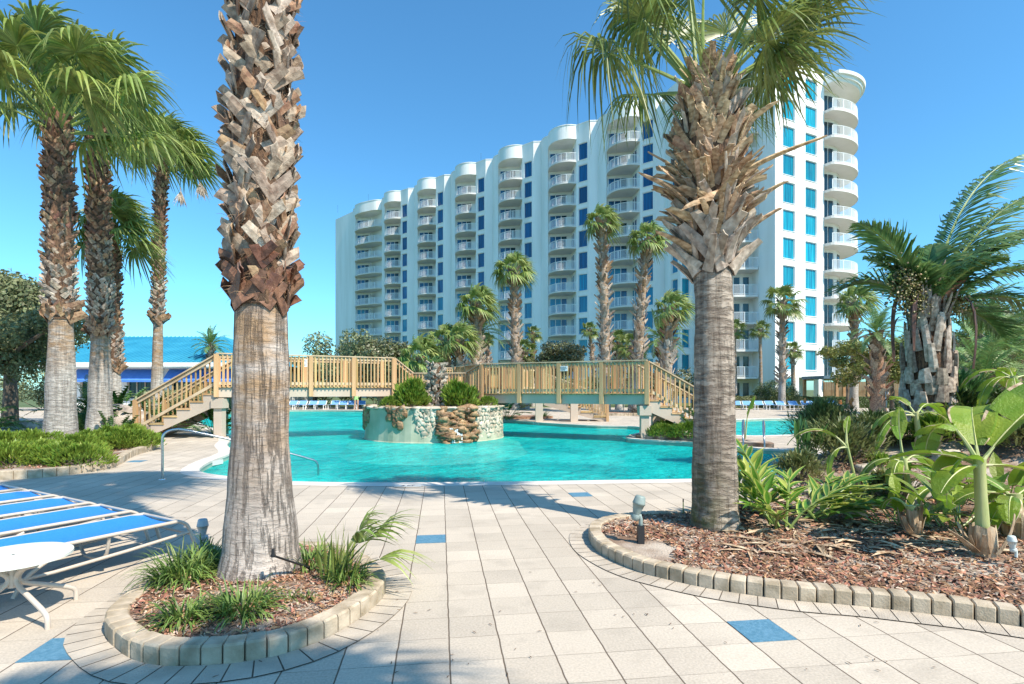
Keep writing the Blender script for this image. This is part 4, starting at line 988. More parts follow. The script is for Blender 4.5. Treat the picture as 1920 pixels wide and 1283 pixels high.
mb.build('cornice', M_white, hotel)
mb = MB()
for s in (-1.2, .4, 5.0): mb.tube([(-30 + s*5, 108 - s*4, TOPZ), (-30+s*5, 108 - s*4, TOPZ + 1.6)], .04, 5)
mb.xform(Matrix.Translation(HO)); mb.build('antenna', M_steel, hotel)

# ------------------------------------------------------------------ pavilion with the blue metal roof
D = 40.0
def PX(x, y, d): v = A(x, d, y); return v
pav = empty('pavilion', (A(280, D).x, D, 0), 0, 'low white pavilion with a bright blue ribbed metal roof and blue awnings, far left', 'building')
po = V((A(280, D).x, D, 0)); X0, X1 = A(90, D).x, A(430, D).x
ez = PX(0, 681, D).z; rz_ = PX(0, 632, D+8).z; M_blueroof = mat('blue_roof', (.03,.26,.40), (.05,.33,.47), .6, .45)
mb = MB(); ax0, ax1 = X0 - po.x, X1 - po.x
pan = [V((ax0-1, -1.2, ez)), V((ax1+2, -1.2, ez)), V((ax1-4.5, 8, rz_)), V((ax0-1, 8, rz_))]
mb.face(pan); mb.face([pan[1], V((ax1+2, 17, ez)), pan[2]]); mb.face([V((ax1+2, 17, ez)), V((ax0-1, 17, ez)), pan[3], pan[2]])
n = 46
for i in range(n):
    u = i/(n-1); a = pan[0].lerp(pan[1], u); xr = a.x; t = 1 if xr < pan[2].x else max(.05, (pan[1].x - xr)/(pan[1].x - pan[2].x))
    b = V((xr, pan[0].y + (8+1.2)*t, ez + (rz_-ez)*t)); mb.beam(a + V((0,0,.03)), b + V((0,0,.03)), .05, .07)
mb.build('roof', M_blueroof, pav)
mb = MB(); mb.box(((ax0+ax1)/2+.5, -1.15, ez - .16), (ax1-ax0+3, .15, .30)); mb.box(((ax0+ax1)/2+.5, 0, ez-.36), (ax1-ax0+2.6, 2.2, .1)); mb.build('fascia', M_white, pav)
wx = [(A(a, D).x - po.x, A(b, D).x - po.x) for a, b in ((238, 300), (322, 382), (392, 440), (150, 212))]
mb = MB(); gm = MB(); aw = MB(); hl = []
for a, b in wx: hl.append((a-(ax0), b-(ax0), .9, 2.25))
panel(mb, (ax0, 0), (ax1+1, 0), 0, ez-.3, sorted(hl), .25); mb.face([V((ax1+1, 0, 0)), V((ax1+1, 15, 0)), V((ax1+1, 15, ez-.3)), V((ax1+1, 0, ez-.3))]); mb.build('wall', M_white, pav)
M_awn = mat('awning_blue', (.06,.20,.60), (.09,.25,.66), 3, .8)
for a, b in wx:
    g = MB(); g.box(((a+b)/2, .25, 1.57), (b-a, .04, 1.35), None, 0)
    for k in range(5): g.box((a + (b-a)*k/4, .2, 1.57), (.07, .06, 1.35), None, 1)
    g.build('window', [G_dark, M_metal], pav)
    w = MB(); w.quadstrip([[V((a-.15, -.05, 3.05)), V((b+.15, -.05, 3.05))], [V((a-.15, -.85, 2.25)), V((b+.15, -.85, 2.25))], [V((a-.15, -.85, 2.1)), V((b+.15, -.85, 2.1))]])
    for xx in (a-.15, b+.15): w.face([V((xx, -.05, 3.05)), V((xx, -.85, 2.25)), V((xx, -.05, 2.25))])
    w.build('awning', M_awn, pav)
# ------------------------------------------------------------------ wooden footbridge
random.seed(71)
def railing(mb_r, mb_p, mb_b, a, b, h=1.05, posts=(), posth=None, cap=True, drop=.32, pk=.128, cont=False):
    "a, b: deck-level ends. rails -> mb_r, posts list built separately, balusters -> mb_b"
    a, b = V(a), V(b); d = b - a; L = V((d.x, d.y, 0)).length; u = V((0,0,1))
    mb_r.beam(a + u*h, b + u*h, .145, .038); mb_r.beam(a + u*(h-.09), b + u*(h-.09), .038, .09); mb_r.beam(a + u*.10, b + u*.10, .038, .09)
    n = round(L/pk); dn = V((d.x, d.y, 0)).normalized(); s = V((dn.y, -dn.x, 0)); M = Matrix((dn, -s, u)).transposed()
    for i in range(n):
        t = (i+.5)/n; q = a.lerp(b, t) + s*.037; mb_b.box(q + u*(h*.5-.03), (.036, .036, h-.02), M)
def posts_at(a, b, ts, parent, h=1.03, drop=.34, w=.135, O=V((0,0,0)), ang=0):
    for t in ts:
        q = V(a).lerp(V(b), t); mb = MB(); d = (V(b)-V(a)); M = Matrix.Rotation(math.atan2(d.y, d.x), 3, 'Z')
        mb.box(V((0, 0, (h-drop)/2)), (w, w, h+drop), M); mb.build('post', M_wood, parent, loc=q - O)
def bridge_span(name, label, a, b, dz, width, postsn, beam=(.28, .33), ground=None, columns=(), back=True, under=True, cat='footbridge'):
    a, b = V(a), V(b); O = V((a.x, a.y, 0)); t = empty(name, O, 0, label, cat); a = a - O; b = b - O
    d = (b-a); dn = V((d.x, d.y, 0)).normalized(); n = V((-dn.y, dn.x, 0)); A1, B1 = a + n*width, b + n*width
    mb = MB(); L = d.length; k = int(L/.145)                      # planks
    for i in range(k):
        q = a.lerp(b, (i+.5)/k) + n*width/2; M = Matrix((dn, n, V((0,0,1)))).transposed(); mb.box(q + V((0,0,-.02)), (L/k-.008, width+.12, .038), M)
    mb.build('deck', M_wood, t)
    if under:
        mb = MB()
        for off in (.03, width/2, width-.03): mb.beam(a + n*off + V((0,0,-.04-.155)), b + n*off + V((0,0,-.04-.155)), .06, .31)
        mb.build('beam', M_beige, t)
    for aa, bb in ((a - n*.06, b - n*.06),) + (((A1 + n*.06, B1 + n*.06),) if back else ()):
        r, bl = MB(), MB(); railing(r, None, bl, aa, bb); r.build('handrail', M_woodh, t); bl.build('balusters', M_wood, t)
        posts_at(aa - n*.0, bb - n*.0, [i/(postsn) for i in range(postsn+1)], t)
    return t, O, dn, n
def column(parent, O, q, top, w=.27, cap=True, base=0.0):
    mb = MB(); mb.box((0, 0, (top+base)/2), (w, w, top-base)); 
    if cap: mb.box((0, 0, top-.17), (w+.12, w+.12, .30))
    mb.build('column', M_beige, parent, loc=V((q[0], q[1], 0)) - O)
def stairs(name, label, top, bot, width, nstep, n, cat='staircase'):
    "flight from deck edge point top (3-D) down to bot; n: direction of its width"
    top, bot = V(top), V(bot); O = V((bot.x, bot.y, 0)); t = empty(name, O, 0, label, cat); top = top - O; bot = bot - O; bot.z = 0
    h = top.z; d = V((bot.x-top.x, bot.y-top.y, 0)); L = d.length; dn = d.normalized(); n = n.normalized(); run = L/nstep; rise = h/(nstep+1)
    tr = MB(); M = Matrix((dn, n, V((0,0,1)))).transposed()
    for i in range(nstep):
        c = top + dn*(run*(i+.5)) + n*width/2; c.z = h - rise*(i+1); tr.box(c + V((0,0,-.02)), (run+.03, width+.06, .045), M)
    tr.build('tread', M_wood, t)
    for off in (.02, width-.02):                                       # sawtooth stringers
        mb = MB(); prof = [(0, h-.04)]
        for i in range(nstep):
            z = h - rise*(i+1) - .045; prof += [(run*i, z), (run*(i+1), z)]
        prof[0] = (0, h - rise - .05); prof = prof[1:]
        prof += [(L, 0), (L-.25, 0), (0, h - rise*1.6 - .25)]
        tri = tessellate_polygon([[V((x, z, 0)) for x, z in prof]]); pv = lambda x, z, o_: V((top.x, top.y, 0)) + dn*x + n*(off+o_) + V((0,0,z))
        b = len(mb.v)
        for o_ in (-.025, .025): mb.v.extend([pv(x, z, o_) for x, z in prof])
        m = len(prof)
        for q in tri: mb.f.append(tuple(b+i for i in q)); mb.m.append(0); mb.f.append(tuple(b+m+i for i in q[::-1])); mb.m.append(0)
        for i in range(m): k = (i+1) % m; mb.f.append((b+i, b+k, b+m+k, b+m+i)); mb.m.append(0)
        mb.build('stringer', M_beige, t)
        aa, bb = V((top.x, top.y, h)) + n*(off - (.04 if off < .1 else -.04)), V((bot.x, bot.y, rise)) + n*(off - (.04 if off < .1 else -.04))
        r, bl = MB(), MB(); railing(r, None, bl, aa, bb, 1.0, pk=.15); r.build('handrail', M_woodh, t); bl.build('balusters', M_wood, t)
        pb = bb + dn*.05; mb = MB(); mb.box((0, 0, (rise+1.0)/2), (.13, .13, rise+1.0), M); mb.build('post', M_wood, t, loc=(pb.x, pb.y, 0))
    return t
ZL, ZR, ZM, WB = 1.66, 1.43, 1.12, 1.7
La, Lb = V((-9.45, 17.45, ZL)), V((-4.35, 20.0, ZL))
tL, OL, dL, nL = bridge_span('footbridge', 'left span of the wooden footbridge, behind the nearest palm', La, Lb, 0, WB, 4)
column(tL, OL, La + V((.05, .12, 0)), 1.28, .26); column(tL, OL, La + dL*.15 + nL*WB*.95, 1.28, .26)
column(tL, OL, Lb - dL*.1 + nL*WB*.5, 1.28, .3)
stairs('staircase', 'wooden stairs climbing to the left end of the footbridge', La, (-12.0, 17.5, 0), 1.7, 6, V((-.1, 1, 0)))
Ra, Rb = V((-1.05, 19.7, ZR)), V((4.28, 17.25, ZR))
tR, OR, dR, nR = bridge_span('footbridge', 'right span of the wooden footbridge, from the rock island to the planted spit', Ra, Rb, 0, WB, 4)
column(tR, OR, Rb - dR*.12 + nR*.1, 1.06, .25); column(tR, OR, Rb - dR*.05 + nR*WB, 1.06, .25); column(tR, OR, Ra + dR*.1 + nR*.1, 1.06, .4, False)
stairs('staircase', 'wooden stairs going down from the right end of the footbridge to the spit', Rb + V((.05,0,0)), (6.55, 17.35, 0), 1.7, 6, V((.0, 1, 0)))
# landing over the island, with sloping links
Ma, Mb_ = V((-3.75, 20.5, ZM)), V((-1.65, 20.25, ZM))
bridge_span('landing_deck', 'low wooden landing behind the island stump, joining both halves of the footbridge', Ma, Mb_, 0, 2.4, 2, back=False, cat='landing')
for nm, a, b in (('left', Lb, Ma), ('right', Mb_, Ra)):
    t, O, dn, n = bridge_span('ramp', 'short sloping railing down from the left span to the low landing' if nm == 'left' else 'short sloping railing up from the low landing to the right span', a, b, 0, 1.6, 1, back=False, cat='ramp')
# third arm leading back to the hotel side
t3, O3, d3_, n3 = bridge_span('footbridge', 'rear arm of the wooden footbridge, running back from the landing towards the hotel side', (-2.6, 25.2, ZR+.12), (-1.3, 22.6, ZR+.12), 0, 1.6, 2)
t4 = stairs('staircase', 'rear wooden stairs beyond the footbridge, leading up from the landing', (-3.4, 24.2, ZR+.1), (-4.9, 24.4, 0), 1.2, 5, V((0, 1, 0)))
t5 = bridge_span('footbridge', 'far span of the rear wooden walkway ending by the two grey columns', (-2.6, 24.9, ZR+.12), (1.5, 27.0, ZR+.12), 0, 1.5, 2, cat='footbridge')[0]
column(t5, V((-2.6, 24.9, 0)), (1.3, 26.2, 0), 1.2, .35, False); column(t5, V((-2.6, 24.9, 0)), (3.0, 26.4, 0), 1.2, .35, False)
stairs('staircase', 'far wooden stairs seen under the right half of the footbridge', (1.6, 27.3, 1.4), (4.6, 26.6, 0), 1.2, 5, V((.1, 1, 0)))
# small notice plates on the rails
def plate(loc, w, h, label, rz=0):
    t = empty('notice_sign', loc, rz, label, 'sign'); mb = MB(); mb.box((0, 0, 0), (w, .012, h)); mb.build('plate', M_whitep, t)
    mb = MB(); 
    for i in range(5): mb.box((random.uniform(-.02, .02), -.008, h*(.32-.16*i)), (w*random.uniform(.5, .8), .002, h*.05))
    mb.build('lettering', M_black, t); return t
q = Ra.lerp(Rb, .53) - nR*.12; plate((q.x, q.y, ZR+.83), .30, .17, 'small white notice on the right span railing, just right of a post', math.atan2(dR.y, dR.x))
q = La.lerp(Lb, .47) - nL*.12; plate((q.x, q.y, ZL+.80), .09, .26, 'narrow white notice on the left span railing', math.atan2(dL.y, dL.x))
q = Ma.lerp(Mb_, .25); plate((q.x, q.y-.12, ZM+.5), .24, .24, 'white notice on the low landing railing above the juniper')
# ------------------------------------------------------------------ rock island
isl = empty('rock_island', (-2.75, 19.55, 0), 0, 'round walled island in the pool: green plaster at left, pale fieldstones, brown rocks in front', 'island')
IR = 2.42
def ic(a, r=IR, z=0): return V((math.cos(a)*r*1.0, math.sin(a)*r*1.0, z))
mb = MB(); rows = []
for z, rr in ((-1.28, 2.5), (-.2, 2.5), (-.1, 2.44), (.55, 2.38), (.92, 2.36), (.95, 2.2), (.95, .05)): rows.append([ic(2*math.pi*k/72, rr*(1+.006*math.sin(k*2.1)), z) for k in range(72)])
mb.quadstrip(rows, 0, True); mb.smooth = False
mb.build('wall', mat('island_plaster', (.30,.34,.23), (.50,.48,.36), 1.6, .7, .25, 8), isl)
def rock(mb, c, s, seed, sub=2, rough=.35, mi=0):
    r = random.Random(seed); n1, n2 = 7, 10; b = len(mb.v); off = V((r.random()*50, r.random()*50, 0)); rows = []
    for i in range(n1+1):
        th = math.pi*i/n1; row = []
        for k in range(n2):
            ph = 2*math.pi*k/n2; d = V((math.sin(th)*math.cos(ph), math.sin(th)*math.sin(ph), math.cos(th)))
            d = V([math.copysign(abs(x)**.75, x) for x in d]); f = 1 + rough*noise.noise(d*1.7 + off)
            row.append(V(c) + V((d.x*s[0]*f, d.y*s[1]*f, d.z*s[2]*f)))
        rows.append(row)
    mb.quadstrip(rows, mi, True)
random.seed(77)
mb = MB()
def stone_band(a0, a1, dens=lambda a, z: True):
    z = .02
    while z < .95:
        a = a0 + random.uniform(0, .05)
        while a < a1:
            w = random.uniform(.10, .19); hh = random.uniform(.06, .10)
            if dens(a, z):
                b = len(mb.v); rock(mb, (0, 0, 0), (w*.56, .035, hh*1.08), random.random()*1e6, rough=1.0)
                M = Matrix.Translation(ic(a, 2.40, z + random.uniform(-.02, .02))) @ Matrix.Rotation(a + math.pi/2, 4, 'Z') @ Matrix.Rotation(random.uniform(-.5, .5), 4, 'Y')
                for i in range(b, len(mb.v)): mb.v[i] = M @ mb.v[i]
            a += (w+.012)/2.4
        z += .145
stone_band(R(-98), R(-78), lambda a, z: (a - R(-98))*1.6 + z*.55 > .22 + random.uniform(-.08, .08)); mb.smooth = True; mb.build('stone_facing', M_stone, isl); mb = MB(); stone_band(R(-52), R(-3))
mb.smooth = True; mb.build('stone_facing', M_stone, isl)
for grp in ((0, 1, 2), (3, 4, 5)):
  mb = MB()
  for a0, zb_ in [((-168, .25), (-160, .35), (-152, .5), (-118, .6), (-112, .35), (-108, .7))[g_] for g_ in grp]:
    for k in range(9): rock(mb, ic(R(a0 + random.uniform(-3, 3)), 2.40, random.uniform(zb_, .95)), (.11, .06, .11), random.random()*1e6)
  mb.smooth = True; mb.build('exposed_stone', M_rockb, isl)
mb = MB()
for k in range(95):
    a = R(random.uniform(-79, -51)); z = random.uniform(-.12, 1.0); r = 2.38 + .22*(1-z)*random.random(); s = random.uniform(.09, .19)
    rock(mb, ic(a, r, z), (s*1.1, s*.7, s*random.uniform(.45, .75)), k, rough=.9)
mb.smooth = True; mb.build('cascade_rocks', M_rockb, isl)
mb = MB()
for k in range(9):
    a = R(-72 + k*1.1 + random.uniform(-.5, .5)); mb.quadstrip([[ic(a + s, 2.62 - .1*z, z) for s in (-.008, .008)] for z in (.35, .15, 0, -.12)])
mb.build('water_trickle', mat('trickle', (.7,.75,.75), None, rough=.1), isl)
mb = MB()
for k in range(48):
    a = 2*math.pi*k/48 + random.uniform(-.04, .04); rock(mb, ic(a, 2.30, .96), (.20, .16, .055), k+900, rough=.5)
mb.smooth = True; mb.build('rim_stone', M_stone, isl)
mb = MB(); mb.lathe([(2.2, .96), (1.2, 1.02), (.05, 1.05)], (0, 0, 0), 30); mb.build('soil', M_soil, isl)
# skirt of shallow ledge round the island
mb = MB(); mb.lathe([(2.45, -.16), (3.0, -.30), (3.3, -.7)], (0, 0, 0), 48); mb.build('ledge', M_step, isl)
# palm stump
random.seed(8)
Ts = Trunk(1.55, (-.05, 0), ((0, .30), (.5, .24), (1.0, .20), (1.55, .21)))
st = empty('palm_stump', (-2.55, 18.6, .92), 0, 'grey shaggy palm stump standing on the island between two bushes', 'tree stump')
Ts.mesh(0, 1.55, 18, 10, .2).build('trunk', M_fibre, st); mb = MB()
boots(mb, Ts, 0.0, 1.5, .085, .16, .2, .13, .9, 1.1, .3, None, .02, 4, .92)
mb.build('leaf_bases', M_bootw, st)

# ------------------------------------------------------------------ bushes, hedges, trees
def leafcloud(mb, lumps, n, size, flat=.35, mi=0, asp=.5, shell=.55):
    vol = [l[3]*l[4]*l[5] for l in lumps]; tot = sum(v**.67 for v in vol)
    for l, v in zip(lumps, vol):
        cx, cy, cz, rx, ry, rz = l
        for _ in range(int(n*(v**.67)/tot)):
            while True:
                d = V((random.gauss(0,1), random.gauss(0,1), random.gauss(0,1)))
                if d.length > .1: break
            d.normalize(); rr = shell + (1-shell)*random.random()**.6; rr *= 1 + .28*noise.noise(d*2.3 + V((cx, cy, cz)))
            c = V((cx + d.x*rx*rr, cy + d.y*ry*rr, cz + d.z*rz*rr))
            nrm = (d + V((random.gauss(0,.7), random.gauss(0,.7), random.gauss(0,.7)+.3))).normalized(); a = perp(nrm); b = nrm.cross(a); th = random.uniform(0, 6.28)
            a, b = a*math.cos(th)+b*math.sin(th), b*math.cos(th)-a*math.sin(th); s = size*random.uniform(.6, 1.4)
            mb.face([c - a*s, c - b*(s*asp), c + a*s, c + b*(s*asp)], mi)
def bush(name, label, cat, loc, lumps, n, size, m, group=None, stems=3, asp=.5, core=None):
    t = empty(name, loc, 0, label, cat, group); mb = MB(); leafcloud(mb, lumps, n, size, asp=asp); mb.build('foliage', m, t)
    mb = MB()
    for k in range(stems):
        l = lumps[k % len(lumps)]; mb.tube([(random.uniform(-.05, .05), random.uniform(-.05, .05), -.05), (l[0]*.6, l[1]*.6, l[2]*.6), (l[0], l[1], l[2])], [.03, .02, .01], 5)
    mb.build('stem', M_barkt, t); return t
def tree(label, loc, H, crown_lumps, n, size, m, tr=.16, name='broadleaf_tree', group=None, cat='tree', shell=.45):
    t = empty(name, loc, 0, label, cat, group); mb = MB(); leafcloud(mb, crown_lumps, n, size, shell=shell); mb.build('crown', m, t)
    mb = MB(); mb.tube([(0,0,-.1), (.05,0,H*.25), (-.05,.05,H*.5)], [tr*1.3, tr, tr*.8], 8)
    for l in crown_lumps:
        e = V(l[:3]); mid = V((e.x*.5, e.y*.5, H*.5 + (e.z-H*.5)*.4)); mb.tube([(-.05, .05, H*.48), mid, e, e + (e-mid)*.5], [tr*.6, tr*.4, tr*.25, .01], 5)
    mb.build('trunk', M_barkt, t); return t
def lump(n, R_, H0, H1, r0, r1, sq=1.0):
    out = []
    for _ in range(n):
        a = random.uniform(0, 6.28); rr = R_*math.sqrt(random.random()); r = random.uniform(r0, r1); out.append((math.cos(a)*rr, math.sin(a)*rr, random.uniform(H0, H1), r, r, r*random.uniform(.6, .85)))
    return out
random.seed(91)
tree('big grey-green oak at the left edge behind the palms', A(18, 24), 5.6, lump(20, 3.0, 3.2, 6.2, .8, 1.4), 26000, .085, M_leaf_tree, .25)
tree('spreading oak lower left, branches reaching behind the leftmost palm', A(-60, 19), 4.2, lump(16, 3.0, 2.2, 4.0, .7, 1.1), 18000, .07, M_leaf_tree, .2)
tree('dark thick tree left of the hotel, above the bridge rail', A(590, 52), 5.0, lump(12, 3.4, 3.0, 4.3, .9, 1.4), 9000, .13, M_leaf_dark, .2)
tree('wide dark green tree at the foot of the hotel, left end', A(672, 48), 6.4, lump(22, 4.2, 2.6, 5.8, 1.0, 1.6), 13000, .13, M_leaf_tree, .2)
tree('brownish green tree between the wide dark tree and the palms', A(742, 45), 6.2, lump(16, 2.4, 2.6, 5.0, .9, 1.5), 10000, .12, M_leaf_dark, .2)
tree('round dark glossy tree behind the bridge rail, centre, taller lump at right', A(1052, 42), 5.2, lump(14, 1.5, 2.8, 4.8, .7, 1.1), 11000, .09, M_leaf_dark, .12)
tree('round dark glossy tree behind the bridge rail, the left one of a pair', A(1012, 43), 4.6, lump(10, 1.2, 2.6, 4.2, .6, .9), 7000, .09, M_leaf_dark, .12)
tree('loose pinkish-green tree before the round balconies', A(1588, 42), 5.0, lump(12, 1.9, 3.0, 4.7, .5, .8), 5000, .09, M_leaf_yel, .09, shell=.2)
tree('yellow-green tree right of the hotel between two palms', A(1672, 36), 5.6, lump(16, 2.6, 2.4, 4.8, .7, 1.1), 12000, .09, M_leaf_yel, .12, shell=.2)
tree('yellow-green tree behind the stout feather palm', A(1800, 34), 6.4, lump(18, 3.2, 2.2, 5.4, .8, 1.2), 11000, .09, M_leaf_yel, .12, shell=.3)
tree('dark green tree at the far right edge', A(1895, 27), 6.4, lump(20, 2.9, 1.6, 5.2, .8, 1.2), 16000, .09, M_leaf_tree, .14)
for i, (x, d, yt, w) in enumerate(((480, 60, 700, 3.0), (540, 60, 705, 3.2), (610, 60, 702, 3.4), (700, 58, 705, 3.0), (860, 55, 690, 3.0), (940, 52, 690, 3), (1090, 52, 700, 3), (1240, 50, 695, 3), (80, 42, 690, 4), (170, 42, 720, 3), (330, 37, 735, 2), (400, 38, 722, 2))):
    h = A(x, d, yt).z; c = A(x, d); lm = [(random.uniform(-w, w), random.uniform(-1, 1), random.uniform(.3, .75)*h, w*.5, 1.2, h*.4) for _ in range(7)]
    pos = ('first', 'second', 'third', 'fourth', 'fifth', 'sixth', 'seventh', 'eighth', 'ninth', 'tenth', 'eleventh', 'twelfth')[i]
    bush('shrub', 'dark shrub mass beyond the pool, %s of the backdrop shrubs' % pos, 'shrub', c, lm, 5000, .11, M_leaf_dark if i % 2 else M_leaf_tree, 'shrubs in the far planting beyond the pool')
bush('clipped_shrub', 'large round clipped dark green bush at the foot of the tower', 'shrub', A(1455, 47), [(0, 0, 1.15, 1.75, 1.6, 1.35), (-.9, 0, .9, 1.0, 1.2, 1.0), (.9, 0, .9, 1.0, 1.2, 1.0)], 16000, .05, M_leaf_hedge)
def hedge(label, x0, x1, d, h, w, n, m):
    a, b = A(x0, d).x, A(x1, d).x; L = b-a; t = empty('hedge', ((a+b)/2, d, 0), 0, label, 'hedge'); mb = MB()
    for _ in range(n):
        f = random.random(); x = random.uniform(-L/2, L/2); jz = .06*noise.noise(V((x*1.3, 0, 0)))*2
        if f < .45: c = V((x, -w/2 + random.uniform(-.03, .1), random.uniform(0, h)))
        else: c = V((x, random.uniform(-w/2, w/2), h + jz + random.uniform(-.1, .04)))
        nr = V((random.gauss(0,.6), -1 if f < .45 else random.gauss(0,.6), 1 if f > .45 else random.gauss(0, .6))).normalized(); u = perp(nr); v = nr.cross(u); s = random.uniform(.03, .065)
        mb.face([c-u*s, c-v*s*.6, c+u*s, c+v*s*.6])
    mb.build('foliage', m, t); mb = MB(); mb.box((0, .03, h*.48), (L, w-.14, h*.93)); mb.build('dark_core', mat('hedge_inside', (.02,.03,.01), (.05,.06,.025), 9, .9, .5, 30), t)  # added solid dark box inside the leaves keeps the hedge opaque
hedge('clipped hedge before the tower, pale green left part', 1300, 1500, 46.5, .98, 1.0, 22000, mat('leaf_hedge_pale', (.14,.17,.07), (.26,.28,.13), 2, .5, island=.4, trans=.2))
hedge('clipped hedge before the tower, darker right part', 1502, 1900, 46.5, .92, 1.0, 30000, M_leaf_hedge)
# ------------------------------------------------------------------ blade plants
def blade(mb, p, d, L, w, droop=.6, nst=5, mi=0, margin=None, side=None, cup=.25, prof=None, waves=0.0):
    "one long leaf; with margin set the outer strips use that material"
    d = V(d).normalized(); q = V(p); s = side or perp(d); rows = []; prof = prof or (.5, 1, .95, .6, .03)
    n = nst
    for i in range(n):
        t = i/(n-1); k = t*(len(prof)-1); a = int(min(k, len(prof)-2)); ww = w*.5*(prof[a] + (prof[a+1]-prof[a])*(k-a))
        up = s.cross(d).normalized(); up = up if up.z > 0 else -up; wv = waves*w*math.sin(i*2.3)
        rows.append([q - s*ww + up*(ww*cup + wv), q - s*ww*.55 + up*ww*cup*.45, q, q + s*ww*.55 + up*ww*cup*.45, q + s*ww + up*(ww*cup - wv)] if margin is not None else [q - s*ww + up*ww*cup, q, q + s*ww + up*ww*cup])
        d = (d + V((0,0,-1))*(droop*(.3+t)/n)).normalized(); q = q + d*(L/(n-1))
    if margin is None: mb.quadstrip(rows, mi)
    else:
        b = len(mb.v)
        for r in rows: mb.v.extend(r)
        for i in range(n-1):
            for j in range(4): mb.f.append((b+i*5+j, b+i*5+j+1, b+(i+1)*5+j+1, b+(i+1)*5+j)); mb.m.append(margin if j in (0, 3) else mi)
def clump(label, loc, r, n, L, w, m, cat='grass clump', name='grass_clump', group=None, droop=2.9, el=(25, 80), brown=.0):
    t = empty(name, loc, 0, label, cat, group); mb = MB()
    for _ in range(n):
        a = random.uniform(0, 6.28); rr = r*math.sqrt(random.random()); e = R(random.uniform(*el)); a2 = a + random.gauss(0, .6)
        blade(mb, (math.cos(a)*rr, math.sin(a)*rr, 0), (math.cos(a2)*math.cos(e), math.sin(a2)*math.cos(e), math.sin(e)), L*random.uniform(.6, 1.2), w, droop*random.uniform(.7, 1.5), 6, 0)
    mb.build('foliage', m, t); return t
random.seed(101)
GC = 'strappy grass clumps in the round planter'
def g1(x, y): p = G(x, y, .1); return (p.x, p.y, h1(p.x, p.y)-.01)
clump('largest grass clump, spilling over the left side of the round planter', g1(352, 1085), .20, 420, .30, .013, M_leaf_mondo, group=GC)
clump('second part of the large left clump, against the trunk of the nearest palm', g1(392, 1062), .15, 260, .28, .013, M_leaf_mondo, group=GC)
clump('low grass clump at the front left of the round planter', g1(345, 1162), .10, 190, .22, .012, M_leaf_mondo, group=GC)
clump('grass clump in front of the nearest palm trunk', g1(455, 1148), .13, 280, .24, .012, M_leaf_mondo, group=GC)
clump('grass clump behind the right flank of the nearest trunk', g1(585, 1062), .16, 240, .24, .012, M_leaf_mondo, group=GC)
clump('tiny grass tuft right of the nearest trunk', g1(541, 1128), .03, 34, .11, .008, M_leaf_mondo, group=GC)
clump('second tiny grass tuft, nearer the small fan palm', g1(578, 1124), .03, 34, .11, .008, M_leaf_mondo, group=GC)
clump('grass clump beneath the small fan palm', g1(655, 1095), .09, 130, .24, .011, M_leaf_mondo, group=GC)
# young fan palm
t = empty('young_palm', g1(628, 1092), 0, 'knee-high young fan palm with a torn leaf leaning right, in the round planter', 'palm seedling'); mb = MB()
for _ in range(42):
    a = random.uniform(0, 6.28); e = R(random.uniform(60, 88)); blade(mb, (random.gauss(0,.05), random.gauss(0,.05), 0), (math.cos(a)*math.cos(e)+.08, math.sin(a)*math.cos(e), math.sin(e)), random.uniform(.28, .46), .02, .5, 5, 0)
for az_, el, pe, ra in ((5, 62, .42, .42), (-30, 66, .38, .36), (50, 70, .40, .32), (10, 40, .36, .36)):
    a, e = R(az_), R(el); fan_leaf(mb, (.0, 0, 0), V((math.cos(a)*math.cos(e), math.sin(a)*math.cos(e), math.sin(e))), pe, ra, 15, 60, .45, .35, True, 0, 0, .5, .008, 1.0)
mb.build('foliage', M_leaf_fan, t)
# junipers of the left bed: many low mounds
def juniper(label, x, y, r, h, n=1500, m=None, z=None, loc=None, group='bright junipers carpeting the left bed', L=.10, name='juniper_bush', lean=0):
    p = loc or (lambda g: (g.x, g.y, h3(g.x, g.y)))(G(x, y, .1)); t = empty(name, p, 0, label, 'shrub', group); mb = MB()
    for _ in range(n):
        a = random.uniform(0, 6.28); u = random.random()**.5; ph = random.random()**.8; el = ph*math.pi/2
        f = 1 + .35*noise.noise(V((math.cos(a)*1.5 + p[0], math.sin(a)*1.5 + p[1], el*2))) 
        rr = .75 + .25*random.random()
        c = V((math.cos(a)*math.cos(el)*r*rr*f, math.sin(a)*math.cos(el)*r*rr*f, math.sin(el)*h*rr*f)); d = V((math.cos(a)*.8, math.sin(a)*.8, .55 + math.sin(el))) + V((random.gauss(0,.35), random.gauss(0,.35), random.gauss(0,.2)))
        d.normalize(); s = perp(d); LL = L*random.uniform(.6, 1.3); w = L*.13
        mb.face([c - s*w*.3, c + d*LL*.5 - s*w, c + d*LL, c + d*LL*.5 + s*w]); s2 = s.cross(d); mb.face([c - s2*w*.3, c + d*LL*.5 - s2*w, c + d*LL, c + d*LL*.5 + s2*w])
    mb.build('foliage', m or M_leaf_bright, t)
    mb = MB()
    for k in range(5): a = k*1.26; mb.tube([(0,0,-.03), (math.cos(a)*r*.4, math.sin(a)*r*.4, h*.35), (math.cos(a)*r*.75, math.sin(a)*r*.75, h*.45)], [.02, .012, .005], 5)
    mb.build('stem', M_barkt, t); return t
random.seed(111)
words = ['nearest the kerb corner', 'at the left frame edge, front', 'left of the front lump', 'between the two thickest trunks', 'under the second tall palm', 'tucked right of the leftmost trunk', 'beside the wooden stairs', 'front and centre of the bed', 'behind the leftmost trunk', 'at the left frame edge, rear', 'in front of the leftmost trunk', 'right of the second trunk', 'against the boulder', 'at the right tip of the bed']
